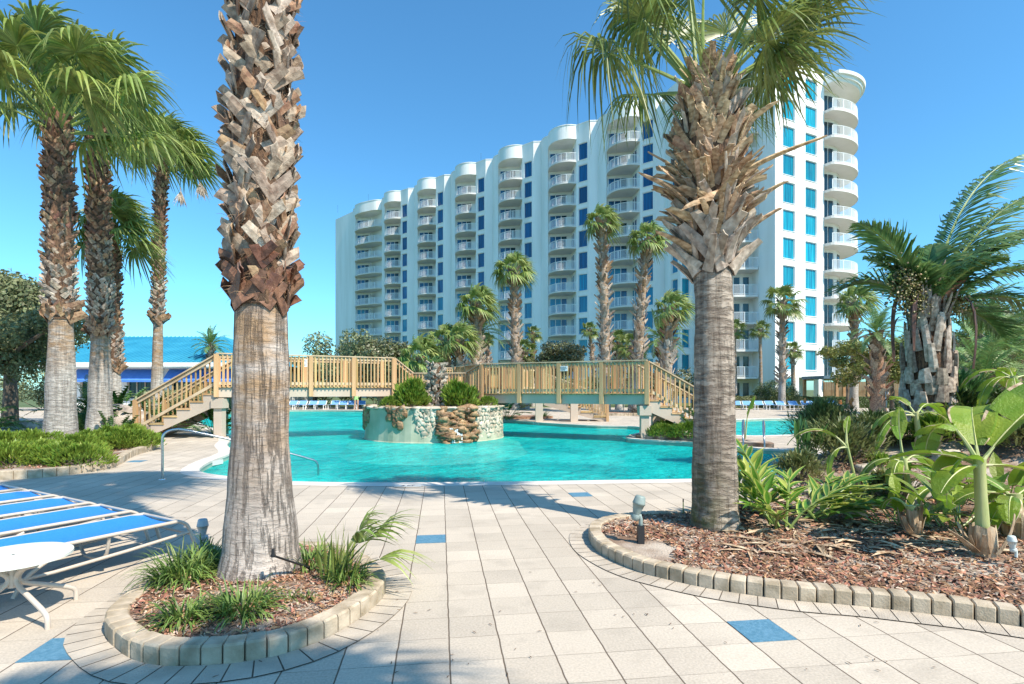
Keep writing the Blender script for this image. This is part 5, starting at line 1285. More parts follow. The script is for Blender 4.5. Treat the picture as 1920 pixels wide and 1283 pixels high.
for k, (x, y, r, h) in enumerate(((150, 872, .55, .34), (15, 872, .7, .36), (70, 866, .6, .34), (168, 842, .7, .42), (205, 838, .6, .42), (150, 852, .55, .38), (262, 838, .55, .36), (110, 868, .55, .34), (60, 846, .8, .4), (5, 850, .8, .4), (95, 858, .5, .3), (232, 840, .6, .4), (245, 830, .6, .4), (272, 836, .4, .3))):
    juniper('low bright green juniper ' + words[k], x, y, r, h, 1700)
juniper('bright green juniper bush on the rock island, left of the stump', 0, 0, .55, .72, 1500, loc=(-3.35, 18.35, .95), group=None, L=.26)
juniper('bright green juniper bush on the rock island, right of the stump', 0, 0, .62, .66, 1500, loc=(-1.78, 18.55, .95), group=None, L=.26)
juniper('low green tuft at the left rim of the rock island', 0, 0, .32, .3, 900, loc=(-4.05, 18.0, .95), group=None)
juniper('low green tuft at the right rim of the rock island', 0, 0, .36, .3, 900, loc=(-.85, 18.9, .95), group=None)
# the planted spit carrying the right-hand column
SP = spline([(3.75,17.5),(4.5,16.8),(5.4,16.2),(6.2,15.0),(7.1,14.4),(7.4,15.6),(6.6,16.8),(5.6,18.0),(4.4,18.5)], 5)
mb = MB(); mb.prism(offset(SP, -.22), .004, .10); t = empty('planted_spit', (5.4, 16.9, 0), 0, 'low planted spit of soil under the right column of the footbridge', 'planter')
mb.xform(Matrix.Translation((-5.4, -16.9, 0))); mb.build('soil', M_soil, t)
for k, (x, y, r, h, n, w_) in enumerate(((4.75, 17.0, .5, .34, 1500, 'at the tip of the spit'), (5.35, 16.6, .6, .42, 1800, 'in the middle of the spit'), (5.9, 16.1, .5, .4, 1500, 'nearest the ringed trunk on the spit'), (5.0, 17.7, .5, .4, 1400, 'behind the right column'))):
    juniper('bright low shrub ' + w_, 0, 0, r, h, n, loc=(x, y, .08), group='low shrubs on the planted spit')
def leafy(label, loc, n, L, w, m, group=None, name='leafy_shrub', H=.5, droop=.8, lobes=True, spread=.3):
    "shrub of broad arching leaves on stalks"
    t = empty(name, loc, 0, label, 'shrub', group); mb = MB()
    for i in range(n):
        a = i*2.4 + random.uniform(-.3, .3); e = R(random.uniform(25, 80)); d = V((math.cos(a)*math.cos(e), math.sin(a)*math.cos(e), math.sin(e))); st = H*random.uniform(.5, 1.1)
        b = V((math.cos(a)*spread*random.random(), math.sin(a)*spread*random.random(), 0)); e_ = b + d*st; mb.tube([b, b + d*st*.5, e_], .008, 4, 1, False)
        if lobes:
            dd = (d + V((0,0,-.5))).normalized(); s = perp(dd)
            for j in range(5):
                c = e_ + dd*(L*.2*j)
                for sg in (-1, 1): blade(mb, c, s*sg + dd*.8 + V((0,0,.1)), L*.42*(1-.1*j), w*.35, .6, 4, 0)
            blade(mb, e_, dd, L, w*.3, .5, 5, 0)
        else: blade(mb, e_, (d + V((0,0,-.3))), L, w, droop, 6, 0)
    mb.build('foliage', [m, M_petiole], t); return t
random.seed(121)
M_phil = mat('leaf_philodendron', (.05,.13,.03), (.11,.23,.05), 3, .35, island=.4, trans=.2, spec=.7)
leafy('dark philodendron under the bridge stairs beside the column', (-9.9, 18.3, .05), 26, .5, .4, M_phil, H=.7)
leafy('philodendron between the boulder and the stairs', (-12.7, 19.2, .1), 30, .5, .4, M_phil, H=1.0)
leafy('philodendron in front of the boulder beside the second tall palm', (-12.4, 17.0, .1), 18, .38, .35, M_phil, H=.45)
leafy('glossy dark shrub at the foot of the right-hand bridge stairs', (6.0, 17.0, .1), 30, .42, .35, M_phil, H=.6)
leafy('dark green shrub on the far bank under the right span', (-.3, 28, .0), 30, .5, .4, M_phil, H=1.0)
leafy('tall philodendron behind the second trunk, left bed', (-14.2, 19.6, .1), 40, .55, .45, M_phil, H=1.4)
# big soft fern-like palms behind the left bed
def fernpalm(label, loc, n, L, m=M_pin_far, group=None, ll=.35):
    t = empty('fern_palm', loc, 0, label, 'shrub', group); mb = MB()
    for i in range(n):
        a = i*2.4; e = R(random.uniform(20, 82)); pinnate_leaf(mb, (random.gauss(0,.1), random.gauss(0,.1), 0), V((math.cos(a)*math.cos(e), math.sin(a)*math.cos(e), math.sin(e))), L*random.uniform(.7, 1.1), 26, ll, 1.1, .2, 0, 1, .022, .4, .15, .012)
    mb.build('foliage', [m, M_petiole], t); return t
M_fernp = mat('leaf_fernpalm', (.07,.16,.04), (.15,.27,.08), 3, .4, island=.35, trans=.25)
fernpalm('big bright clump of soft arching fronds left of the leftmost trunk', (-17.3, 17.6, 0), 40, 1.9, M_fernp)
fernpalm('arching fronds at the left frame edge, lower clump', (-20.4, 19.8, 0), 36, 2.1, M_fernp)
fernpalm('arching green fronds between the two thickest trunks', (-15.0, 19.6, 0), 44, 2.2, M_pin)
fernpalm('darker arching fronds just right of the leftmost trunk', (-14.3, 18.3, 0), 30, 1.6, M_pin)
fernpalm('fresh green fronds behind the second trunk, low', (-12.9, 20.5, 0), 26, 1.5, M_fernp)
# stones
def stone(label, loc, s, seed, m=M_rock, group=None):
    t = MB(); rock(t, (0, 0, 0), s, seed, rough=.7); t.smooth = True; o = t.build('boulder', m, loc=loc); return tag(o, label, 'rock', group)
stone('big smooth grey boulder between the second palm and the stairs', (-13.1, 18.6, .3), (.85, .6, .62), 3)
stone('small pale rock beside the big smooth boulder', (-12.1, 17.9, .1), (.3, .25, .2), 5)
gr = 'pale rocks among the plants of the right-hand planter'
def g2(x, y, dz=0): 
    p = G(x, y, .12)
    for _ in range(8): p = G(x, y, h2(p.x, p.y))
    return (p.x, p.y, h2(p.x, p.y) + dz)
random.seed(131)
for k, (x, y, s, w_) in enumerate(((1625, 905, .15, 'below the orange-flowered bush'), (1655, 915, .2, 'brown one beside the small banana shoots'), (1540, 925, .14, 'behind the striped ginger'), (1600, 968, .15, 'right of the striped ginger, low'), (1672, 870, .22, 'left of the stout palm base'), (1700, 850, .26, 'at the base of the stout palm'),
        (1810, 880, .24, 'behind the main banana stalk'), (1860, 870, .28, 'right of the main banana stalk'), (1900, 880, .24, 'at the right frame edge'), (1690, 800, .24, 'on top of the mound left of the stout palm'), (1710, 815, .22, 'top of the mound touching the stout palm'), (1750, 960, .12, 'small one by the dry banana husk'), (1770, 905, .18, 'between two banana plants'))):
    stone('pale rock ' + w_, g2(x, y, .03), (s*random.uniform(.8, 1.3), s*.8, s*.6), k+40, M_rock if k % 3 else M_stone, gr)
for k, (x, y, w_) in enumerate(((90, 800, 'by the far left path'), (62, 802, 'near the left frame edge'))):
    p = G(x, y, .1); stone('rounded tan rock ' + w_, (p.x, p.y, .1), (.45, .3, .25), k+80)
# striped ginger
M_gin = mat('ginger_green', (.07,.20,.02), (.13,.28,.035), 5, .35, .15, 60, island=.3, trans=.3, stretch=(1,1,1), spec=.6)
M_giny = mat('ginger_yellow', (.36,.42,.07), (.50,.52,.14), 5, .35, island=.2, trans=.35, spec=.6)
def ginger(label, loc, canes, group=None):
    t = empty('ginger_plant', loc, 0, label, 'shrub', group); mb = MB()
    for (az_, el, L, n) in canes:
        a = R(az_); d = V((math.cos(a)*math.cos(R(el)), math.sin(a)*math.cos(R(el)), math.sin(R(el)))); p = V((random.gauss(0,.06), random.gauss(0,.05), 0)); pts = [V(p)]; m = 7
        for i in range(m): d = (d + V((math.cos(a)*.10, math.sin(a)*.10, -.03))).normalized(); p = p + d*(L/m); pts.append(V(p))
        mb.tube(pts, [.014]*m + [.006], 5, 2, False)
        s = perp(d)
        for k in range(n):
            u = .28 + .72*(k+.7)/n; f = u*m; i = min(m-1, int(f)); c = pts[i].lerp(pts[i+1], f-i); dd = (pts[i+1]-pts[i]).normalized(); sg = 1 if k % 2 else -1; s = perp(dd)
            mg = 1 if random.random() < .75 else 0
            blade(mb, c, dd*.8 + s*sg*.75 + V((random.gauss(0,.18), random.gauss(0,.2), random.uniform(0, .35))), random.uniform(.26, .40), random.uniform(.055, .085), random.uniform(.4, 1.1), 7, 0 if random.random() < .8 else 1, mg, None, .3, (.25, .8, 1, .95, .7, .35, .02))
        blade(mb, pts[-1], d, .3, .06, .3, 7, 0, 1, None, .3, (.25, .8, 1, .95, .7, .35, .02))
    mb.build('foliage', [M_gin, M_giny, M_petiole], t); return t
p = g2(1462, 990); ginger('variegated green and yellow striped ginger right of the ringed trunk, upright shoots', p, [(100, 78, .95, 14), (130, 70, .85, 12), (80, 65, .75, 11), (170, 55, .6, 10), (200, 45, .6, 9), (60, 60, .7, 11), (250, 55, .4, 7), (0, 62, .55, 9), (150, 82, .8, 11), (180, 70, .7, 10), (110, 60, .65, 10)])
p = g2(1520, 975); ginger('right half of the striped ginger, long leaves arching to the right', p, [(5, 42, .8, 13), (-8, 32, .75, 12), (20, 50, .75, 12), (-25, 40, .6, 10), (40, 60, .6, 10), (160, 60, .5, 8), (0, 62, .65, 11), (-60, 40, .35, 7), (10, 25, .6, 10)])
p = g2(1400, 960); ginger('smaller striped ginger shoots hugging the right side of the ringed trunk', p, [(70, 75, .6, 10), (110, 60, .5, 9), (30, 55, .45, 8), (-30, 50, .35, 7)])
# banana plants
def banana_leaf(mb, p, d, pet, L, w, droop=.8, curl=.3, splits=.3, tear=0):
    droop *= .72; curl *= .6
    d = V(d).normalized(); q = V(p); pts = [V(q)]
    for i in range(4): d = (d + V((0,0,-droop*.08))).normalized(); q = q + d*(pet/4); pts.append(V(q))
    mb.tube(pts, [.026, .02, .017, .014, .012], 6, 1, False)
    n = 22; mid = [V(q)]; ds = [V(d)]
    for i in range(n): d = (d + V((0,0,-droop*.10)) + WIND*.012).normalized(); q = q + d*(L/n); mid.append(V(q)); ds.append(V(d))
    mb.tube(mid[::3], [.012*(1-.8*i/8) for i in range(len(mid[::3]))], 4, 1, False)
    s0 = perp(ds[0])
    for sg in (-1, 1):
        i = 0
        while i < n:
            k = random.choice((2, 3, 4, 5)) if random.random() < splits else random.choice((6, 9)); k = min(k, n-i); drp = random.uniform(.1, .5)*curl*3; shr = random.uniform(-.1, .15)
            rows = []
            for j in range(i, i+k+1):
                t = j/n; ww = w*.5*math.sin(math.pi*min(1, (.06 + .94*t))**.8)**.7 if t < 1 else .01; ww = w*.5*max(.02, math.sin(math.pi*(.05+.93*t))**.6)
                s = perp(ds[j]); s = s if s.dot(s0) > 0 else -s; up = s.cross(ds[j]); up = up if up.z > 0 else -up
                r = []
                for f in (0, .35, .9, 1.0):
                    r.append(mid[j] + s*(sg*ww*f) + up*(ww*(.35*f - drp*f*f*1.3)) + ds[j]*(shr*ww*f + .15*ww*f) + V((0,0,-.25*drp*ww*f*f)))
                rows.append(r)
            mb.quadstrip([r[:3] for r in rows], 0); mb.quadstrip([r[2:] for r in rows], 2 if random.random() < .45 else 0); i += k
def banana(label, loc, stalk, lean, leaves, r=.05, husk=True, group='banana plants in the right-hand planter', base=.25, hr=1.9):
    t = empty('banana_plant', loc, 0, label, 'banana plant', group); top = V((lean[0], lean[1], stalk))
    mb = MB(); mb.tube([(0,0,-.05), top*.3, top*.6, top*.85, top], [r*1.3, r*1.15, r, r*.95, r*1.1], 14); mb.smooth = True; mb.build('stalk', M_stalk, t)
    if husk:
        mb = MB(); n = 16; rows = []
        for z, f in ((-.05, hr*.8), (base*.35, hr*1.02), (base*.75, hr), (base, hr*.92)): rows.append([top*(z/stalk) + V((math.cos(2*math.pi*k/n), math.sin(2*math.pi*k/n), 0))*r*f*(1+.06*math.sin(k*3)) + V((0,0, .012*math.sin(k*2.2) if z == base else 0)) for k in range(n)])
        mb.quadstrip(rows, 0, True)
        for k in range(7):
            a = random.uniform(0, 6.28); o = V((math.cos(a), math.sin(a), 0)); strap(mb, top*(.05) + o*r*hr, o, V((-o.y, o.x, 0)), V((0,0,1)), base*random.uniform(.6, 1.5), .06, random.uniform(-.3, .3), random.uniform(.2, .9), .003, random.uniform(-1, .6), 0, 6, .4)
        mb.build('dry_husk', M_dry, t)
    mb = MB()
    for (az_, el, pe, L, w, dr, cu) in leaves:
        a, e = R(az_), R(el); d = V((math.cos(a)*math.cos(e), math.sin(a)*math.cos(e), math.sin(e))); banana_leaf(mb, top - V((0,0,.06)), d, pe, L, w, dr, cu)
    mb.build('leaves', [M_leaf_banana, M_stalk, M_dry], t); return t
random.seed(141)
banana('main banana plant with the thickest pale stalk and a brown husk, far right', g2(1845, 1042), .83, (.0, .05), [(112, 70, .34, .52, .34, 2.6, .5), (8, 50, .22, 1.15, .50, .25, -.15), (172, 78, .02, .62, .34, 3.9, .0), (60, 60, .2, .8, .36, .7, .2), (200, 5, .1, .5, .24, .5, .2), (-15, 10, .1, .5, .24, .5, .2), (150, 30, .1, .6, .3, .6, .2)], .046, base=.26, hr=2.1)
banana('banana plant with an upright bright leaf left of the stout palm', g2(1712, 955), .62, (-.05, .1), [(100, 82, .30, .42, .18, .3, .7), (165, 35, .1, .6, .22, 1.4, .6), (20, 38, .15, .55, .22, 1.3, .6), (-10, 20, .1, .5, .24, 1.1, .6), (60, 40, .1, .5, .22, 1.5, .6), (215, 30, .1, .45, .2, 1.6, .6)], .035, group='banana plants in the right-hand planter')
banana('small banana plant whose ribbed leaf bends over the striped ginger', g2(1612, 935), .75, (-.12, .1), [(185, 10, .12, .45, .17, 2.0, .6), (60, 70, .2, .3, .09, .3, .3), (170, 55, .2, .75, .15, 1.3, .7)], .018, husk=True, base=.3)
banana('low spreading banana plant between the main stalk and the dry one', g2(1775, 965), .35, (0, .05), [(150, 48, .1, .62, .24, .9, .3), (200, 22, .1, .6, .2, .8, .5), (100, 60, .1, .55, .22, 1, .5), (30, 35, .1, .6, .2, 1, .5), (-30, 30, .1, .5, .2, 1.2, .5), (240, 25, .1, .42, .18, 1.2, .5), (60, 30, .1, .6, .22, 1, .4)], .04)
banana('banana plant cut by the right frame edge, low wide leaves', g2(1910, 1010), .42, (0, .05), [(170, 35, .1, .6, .22, 1.0, .3), (200, 10, .05, .55, .2, .9, .4), (130, 55, .1, .6, .24, 1, .4), (90, 45, .1, .6, .24, 1, .4), (220, 30, .1, .45, .18, 1, .4), (20, 40, .1, .6, .24, 1, .4)], .06, base=.22)
banana('banana plant farther back at the right edge, drooping dark leaves', g2(1900, 880), 1.0, (0, 0), [(180, 30, .15, .9, .3, 1.7, .8), (140, 50, .2, .8, .3, 1.5, .7), (60, 50, .2, .9, .3, 1.3, .6), (230, 20, .15, .7, .26, 1.7, .8), (0, 30, .2, .8, .3, 1.5, .6)], .06)
banana('banana plant behind the upright-leaved one, leaf arching left over the bushes', g2(1728, 900), .70, (-.1, 0), [(172, 38, .15, .85, .22, 1.5, .8), (190, 12, .25, .8, .18, 1.1, .9), (100, 60, .2, .5, .2, 1, .5), (20, 50, .2, .6, .24, 1.2, .5), (-40, 35, .15, .5, .22, 1.5, .5)], .04)
banana('withered banana shoot with hanging dry sheaths', g2(1716, 1005), .30, (-.05, .0), [(120, 60, .1, .3, .1, 1.8, .6), (20, 50, .08, .28, .1, 2, .6)], .028, base=.26, hr=1.7)
# bushes on the mound
random.seed(151)
M_fern = mat('leaf_fern', (.14,.17,.05), (.32,.33,.14), 2, .5, island=.45, trans=.2, hue=.02)
def spiky(label, loc, r, h, n, L, w, m, name='leafy_bush', droop=.8, flowers=None, sep=0):
    t = empty(name, loc, 0, label, 'shrub'); mb = MB()
    for _ in range(n):
        a = random.uniform(0, 6.28); el = random.random()**.7*1.5; rr = .55 + .45*random.random(); f = 1 + .3*noise.noise(V((math.cos(a)*1.6+loc[0], math.sin(a)*1.6, el*1.5)))
        c = V((math.cos(a)*math.cos(el)*r*rr*f, math.sin(a)*math.cos(el)*r*rr*f, math.sin(el)*h*rr*f)); d = V((math.cos(a), math.sin(a), .4 + 1.2*math.sin(el))) + V((random.gauss(0,.5), random.gauss(0,.5), random.gauss(0,.35)))
        blade(mb, c, d, L*random.uniform(.6, 1.3), w, droop, 4, 0, prof=(.3, 1, .8, .05))
    mb.build('foliage', m, t); mb = MB()
    for k in range(7): a = k*.9; mb.tube([(0,0,-.05), (math.cos(a)*r*.3, math.sin(a)*r*.3, h*.4), (math.cos(a)*r*.55, math.sin(a)*r*.55, h*.8)], [.02, .014, .008], 5)
    mb.build('stem', M_barkt, t)
    if flowers:
        mb = MB()
        for k in range(flowers): a = random.uniform(3.4, 6); rock(mb, (math.cos(a)*r*.6, math.sin(a)*r*.6, h*random.uniform(.8, 1.15)), (.03, .03, .05), k)
        mb.build('flower', mat('flower_orange', (.65,.20,.05), None, rough=.6), t)
    return t
spiky('big rounded olive bush with a few orange blooms beside the far pool', g2(1545, 855), .85, .72, 2600, .16, .03, M_fern, flowers=5)
spiky('spreading ferny bush filling the space behind the striped ginger', g2(1575, 892), .75, .62, 2600, .13, .028, M_fern)
spiky('ferny bush in front of the stout palm, left side', g2(1625, 885), .6, .5, 2000, .12, .026, M_fern)
spiky('fresh green strappy shrub on the mound left of the stout palm', g2(1640, 820), .5, .42, 650, .42, .04, M_leaf_bright, droop=1.2)
spiky('low green tuft between the rocks beneath the bananas', g2(1650, 905), .2, .16, 260, .12, .025, M_leaf_bright)
spiky('tall leafy green shrub behind the bananas near the right frame edge', (10.6, 10.6, h2(10.6, 10.6)), 1.5, 1.15, 4200, .24, .045, M_leaf_hedge)
spiky('tall ferny shrub just right of the stout palm', (9.4, 11.6, h2(9.4, 11.6)), 1.1, 1.2, 3600, .24, .04, M_fernp)
spiky('rounded green shrub on the far side of the mound, left of the stout palm', (6.9, 12.2, h2(6.9, 12.2)), .55, .6, 1500, .18, .035, M_leaf_hedge)
spiky('leafy shrub on the mound between the strappy shrub and the stout palm foot', (6.75, 10.2, h2(6.75, 10.2)), .6, .42, 1500, .2, .036, M_leaf_hedge)
spiky('low bright shrub on the slope in front of the stout palm', (7.4, 9.3, h2(7.4, 9.3)), .6, .36, 1500, .2, .036, M_leaf_bright)
spiky('olive ferny shrub on the slope behind the main banana plant', (8.1, 8.6, h2(8.1, 8.6)), .75, .45, 1800, .16, .032, M_fern)
spiky('green ferny shrub at the right frame edge on the slope', (8.9, 9.3, h2(8.9, 9.3)), .8, .55, 1900, .18, .036, M_leaf_hedge)
spiky('wide ferny shrub behind the dry banana shoot', g2(1665, 935), .42, .34, 1300, .12, .028, M_fern)
spiky('leafy green shrub between the stout palm and the main banana', g2(1790, 870), .8, .6, 1900, .2, .04, M_leaf_hedge)
spiky('dense green shrub at the right frame edge behind the bananas', g2(1890, 850), .9, .75, 2200, .2, .04, M_leaf_hedge)
spiky('bright leafy shrub low at the foot of the stout palm', g2(1700, 858), .5, .35, 1200, .18, .035, M_leaf_bright)
spiky('olive shrub by the poolside, left of the spread of ferny bushes', g2(1500, 900), .45, .4, 1300, .12, .026, M_fern)
leafy('dark broad-leaved plant low between the two ginger plants and the rocks', g2(1600, 945), 16, .22, .16, M_phil, H=.25)
leafy('broad-leaved plant filling the corner beside the withered banana', g2(1690, 985), 16, .26, .12, M_leaf_banana, H=.3, lobes=False)
leafy('broad-leaved young plants under the main banana leaves', g2(1800, 990), 22, .34, .13, M_leaf_banana, H=.4, lobes=False)
leafy('broad-leaved young plants at the right edge in front of the rocks', g2(1885, 960), 22, .4, .15, M_leaf_banana, H=.45, lobes=False)
t = empty('bird_of_paradise', g2(1505, 880), 0, 'upright paddle-leaved plant at the pool edge left of the olive bush', 'shrub'); mb = MB()
for k in range(26):
    a = random.uniform(0, 6.28); e = R(random.uniform(60, 86)); d = V((math.cos(a)*math.cos(e), math.sin(a)*math.cos(e), math.sin(e))); b = V((random.gauss(0,.12), random.gauss(0,.1), 0)); L = random.uniform(.3, .6); mb.tube([b, b + d*L], .008, 4, 1, False); blade(mb, b + d*L, d, .3, .075, .3, 6, 0, prof=(.2, .8, 1, .8, .4, .03))
mb.build('foliage', [M_phil, M_petiole], t)
t = empty('banana_shoot', (7.0, 16.4, .0), 0, 'lone pale young leaf on a stem between the ladder and the ringed trunk', 'seedling'); mb = MB(); mb.tube([(0,0,0), (.05,0,.6)], .02, 5, 1); banana_leaf(mb, (.05,0,.6), (.1, 0, 1), .1, .7, .22, .4, .8); mb.build('leaves', [M_leaf_banana, M_stalk, M_dry], t)
# leaf litter on the mulch, fallen straps
mb = MB()
for _ in range(260):
    x, y = random.uniform(1390, 1910), random.uniform(925, 1040); p = V(g2(x, y, .01)); a = random.uniform(0, 6.28); blade(mb, p, (math.cos(a), math.sin(a), .12), random.uniform(.12, .42), random.uniform(.02, .07), .25, 5, 0, cup=.5)
tag(mb.build('leaf_litter', M_dry), 'dry tan leaf litter lying under the ginger and bananas', 'leaf litter', kind='stuff')
mb = MB()
for _ in range(90):
    p = G(random.uniform(250, 1750), random.uniform(930, 1275)); 
    if inside(PL2, p.x, p.y) or inside(PL1, p.x, p.y) or inside(POOL, p.x, p.y): continue
    a = random.uniform(0, 6.28); blade(mb, (p.x, p.y, .008), (math.cos(a), math.sin(a), .05), random.uniform(.012, .045), .008, .3, 3, 0, cup=.5)
tag(mb.build('leaf_litter', mat('litter_dark', (.08,.05,.03), (.2,.12,.07), 20, .8)), 'scattered bits of brown leaf on the paving', 'leaf litter', kind='stuff')

# ------------------------------------------------------------------ furniture
W_, L_ = V((.866, -.5, 0)), V((-.5, -.866, 0))
def make_lounger(label, loc, group, near=True):
    "origin below the near foot corner; L_ runs to the head, -W_ across"
    t = empty('sun_lounger', loc, 0, label, 'sun lounger', group); a = -W_*.60; Hh = .34; Ln = 1.95; u = V((0,0,1)); fr = MB(); r = .016
    for o, sgn in ((V((0,0,0)), 1), (a, -1)):
        out = W_*(.02*sgn)
        pts = [o + u*0 + out - L_*.10, o + u*(Hh*.55) - L_*.045 + out*.4, o + u*(Hh*.86) - L_*.005, o + u*Hh + L_*.07]
        sm = spline3(pts, 4); fr.tube(sm + [o + u*Hh + L_*.6, o + u*Hh + L_*1.3, o + u*(Hh-.01) + L_*Ln], r, 8)
        fr.tube([o + u*(Hh*.66) - L_*.035, o + u*(Hh*.52) + L_*.5, o + u*(Hh*.42) + L_*1.0, o + u*(Hh*.40) + L_*1.5], r*.9, 8)
    fr.tube([u*Hh + L_*.07, a + u*Hh + L_*.07], r*.9, 8); fr.tube([u*(Hh*.6) - L_*.035, a + u*(Hh*.6) - L_*.035], r*.8, 8)
    fr.tube([u*(Hh-.01) + L_*Ln, a + u*(Hh-.01) + L_*Ln], r*.9, 8); fr.smooth = True; fr.build('frame', M_metal, t)
    for s0 in (1.25,):
        for o, sgn in ((V((0,0,0)), 1), (a, -1)):
            mb = MB(); mb.tube(spline3([o + u*(Hh-.02) + L_*(s0-.35), o + u*(Hh*.5) + L_*(s0-.1), o + u*.02 + L_*s0], 4), r, 8); mb.smooth = True; mb.build('leg', M_metal, t)
    mb = MB(); mb.tube(spline3([u*(Hh-.02) + L_*.62 - W_*.02, u*(Hh*.42) + L_*.62 - W_*.10, u*(Hh*.38) + L_*.66 - W_*.30, a + u*(Hh*.42) + L_*.62 + W_*.10, a + u*(Hh-.02) + L_*.62 + W_*.02], 4), r*.9, 8); mb.smooth = True; mb.build('cross_brace', M_metal, t)
    mb = MB(); rows = []; n = 16
    for i in range(n+1):
        s_ = .07 + (Ln-.09)*i/n; rows.append([o_ for o_ in [W_*(-.012 - .576*j/8) + L_*s_ + u*(Hh + .010 - .022*math.sin(math.pi*j/8) - (.02*max(0, 1-i/1.0) if i < 1 else 0)) for j in range(9)]])
    mb.quadstrip(rows); b = len(mb.v); mb.quadstrip([[p_ - u*.006 for p_ in r_] for r_ in rows]); mb.smooth = True; mb.build('sling', M_sling, t)
    return t
def spline3(pts, n):
    out = []; N = len(pts)
    for i in range(N-1):
        a, b, c, d = pts[max(i-1, 0)], pts[i], pts[i+1], pts[min(i+2, N-1)]
        for j in range(n): t = j/n; out.append(.5*((2*b) + (c-a)*t + (2*a-5*b+4*c-d)*t*t + (3*b-a-3*c+d)*t**3))
    return out + [pts[-1]]
gl = 'blue sling loungers lined up at the left edge'
o0 = V((-3.03, 5.08, 0)); l0 = make_lounger('nearest blue lounger, its foot end just left of the round planter', o0, gl)
for k, lb in enumerate(('second blue lounger from the front, mostly in shade', 'third blue lounger from the front', 'fourth blue lounger from the front, pale in the sun', 'farthest blue lounger of the near row, only its tip in view')):
    c = copy_tree(l0); c.location = o0 + V((-.73, .41, 0))*(k+1); c['label'] = lb
# low-detail far loungers
def far_lounger():
    t = empty('sun_lounger', (0,0,0), 0, 'x', 'sun lounger', 'x'); mb = MB(); 
    for y in (0, .62): mb.beam((0, y, .33), (1.3, y, .33), .05, .05); mb.beam((1.3, y, .33), (1.85, y, .62), .05, .05)
    mb.build('frame', M_whitep, t)
    for x in (.1, 1.25):
        for y in (0, .62): mb = MB(); mb.box((x, y, .16), (.05, .05, .32)); mb.build('leg', M_whitep, t)
    mb = MB(); mb.quadstrip([[V((0, .03, .37)), V((0, .6, .37))], [V((1.3, .03, .37)), V((1.3, .6, .37))], [V((1.85, .03, .66)), V((1.85, .6, .66))]]); mb.build('sling', mat('far_sling', (.16,.36,.66), None, rough=.7), t); return t
fl = far_lounger(); first = True
for (xs, d, rz, lab, grp) in (([432, 452, 470, 490, 548, 568, 588, 606, 630, 648, 664, 684], 43, 1.75, 'blue and white lounger in the distant row across the left pool', 'loungers in the distant row across the left pool'),
                              ([1372, 1394, 1416, 1438, 1460, 1482, 1506, 1528, 1548, 1566, 1584], 42, 1.35, 'blue and white lounger in the distant row before the hedge', 'loungers in the distant row before the hedge')):
    for x in xs:
        o = fl if first else copy_tree(fl); first = False
        o.location = A(x, d + random.uniform(-.3, .3)); o.rotation_euler = (0, 0, rz + random.uniform(-.06, .06)); o['label'] = lab; o['group'] = grp
# side table
tb = empty('side_table', (-3.36, 3.68, 0), 0, 'round pale side table with curved tan legs beside the nearest lounger', 'side table')
mb = MB(); mb.lathe([(.01, .440), (.305, .440), (.32, .433), (.32, .413), (.305, .408), (.01, .408)], n=56); mb.smooth = False; mb.build('tabletop', M_tabletop, tb)
for k in range(4):
    a = R(-22 + 90*k); d = V((math.cos(a), math.sin(a), 0)); mb = MB()
    mb.tube(spline3([d*.26 + V((0,0,.40)), d*.12 + V((0,0,.36)), d*.035 + V((0,0,.30)), d*.05 + V((0,0,.24)), d*.20 + V((0,0,.17)), d*.33 + V((0,0,.11)), d*.375 + V((0,0,.07)), d*.38 + V((0,0,.0))], 5), .0165, 8); mb.smooth = True; mb.build('leg', M_metal, tb)
mb = MB(); mb.tube([(0,0,.22), (0,0,.42)], .03, 10); mb.build('hub', M_metal, tb)
# pool rails
def rail(label, pts, loc, r=.021, cat='handrail', name='pool_handrail', group=None, n=8):
    t = empty(name, loc, 0, label, cat, group); mb = MB(); mb.tube(spline3([V(p) for p in pts], n), r, 10); mb.smooth = True; mb.build('rail', M_steel, t)
    mb = MB(); mb.lathe([(.01, .012), (.055, .012), (.06, 0)], (0, 0, 0), 16); mb.build('base_plate', M_steel, t); return t
rail('steel grab rail running from the deck down into the shallow corner of the pool', [(0,0,0), (0,0,.35), (0,0,.68), (.03,.02,.80), (.14,.09,.855), (.32,.2,.83), (1.0,.63,.60), (1.6,1.0,.38), (2.02,1.26,.21), (2.18,1.36,.10), (2.2,1.38,-.2)], (-6.03, 9.42, 0))
for dx, dy, lb in ((0, 0, 'right-hand rail of the pool ladder'), (-.42, .35, 'left-hand rail of the pool ladder, partly behind the ringed trunk')):
    rail(lb + ' near the planted spit', [(0,0,0), (0,-.03,.45), (-.03,-.08,.62), (-.12,-.22,.66), (-.3,-.62,.42), (-.38,-.85,.15), (-.38,-.9,-.5)], (7.15+dx, 15.5+dy, 0), .024, 'ladder rail', 'ladder_rail', 'pool ladder rails')
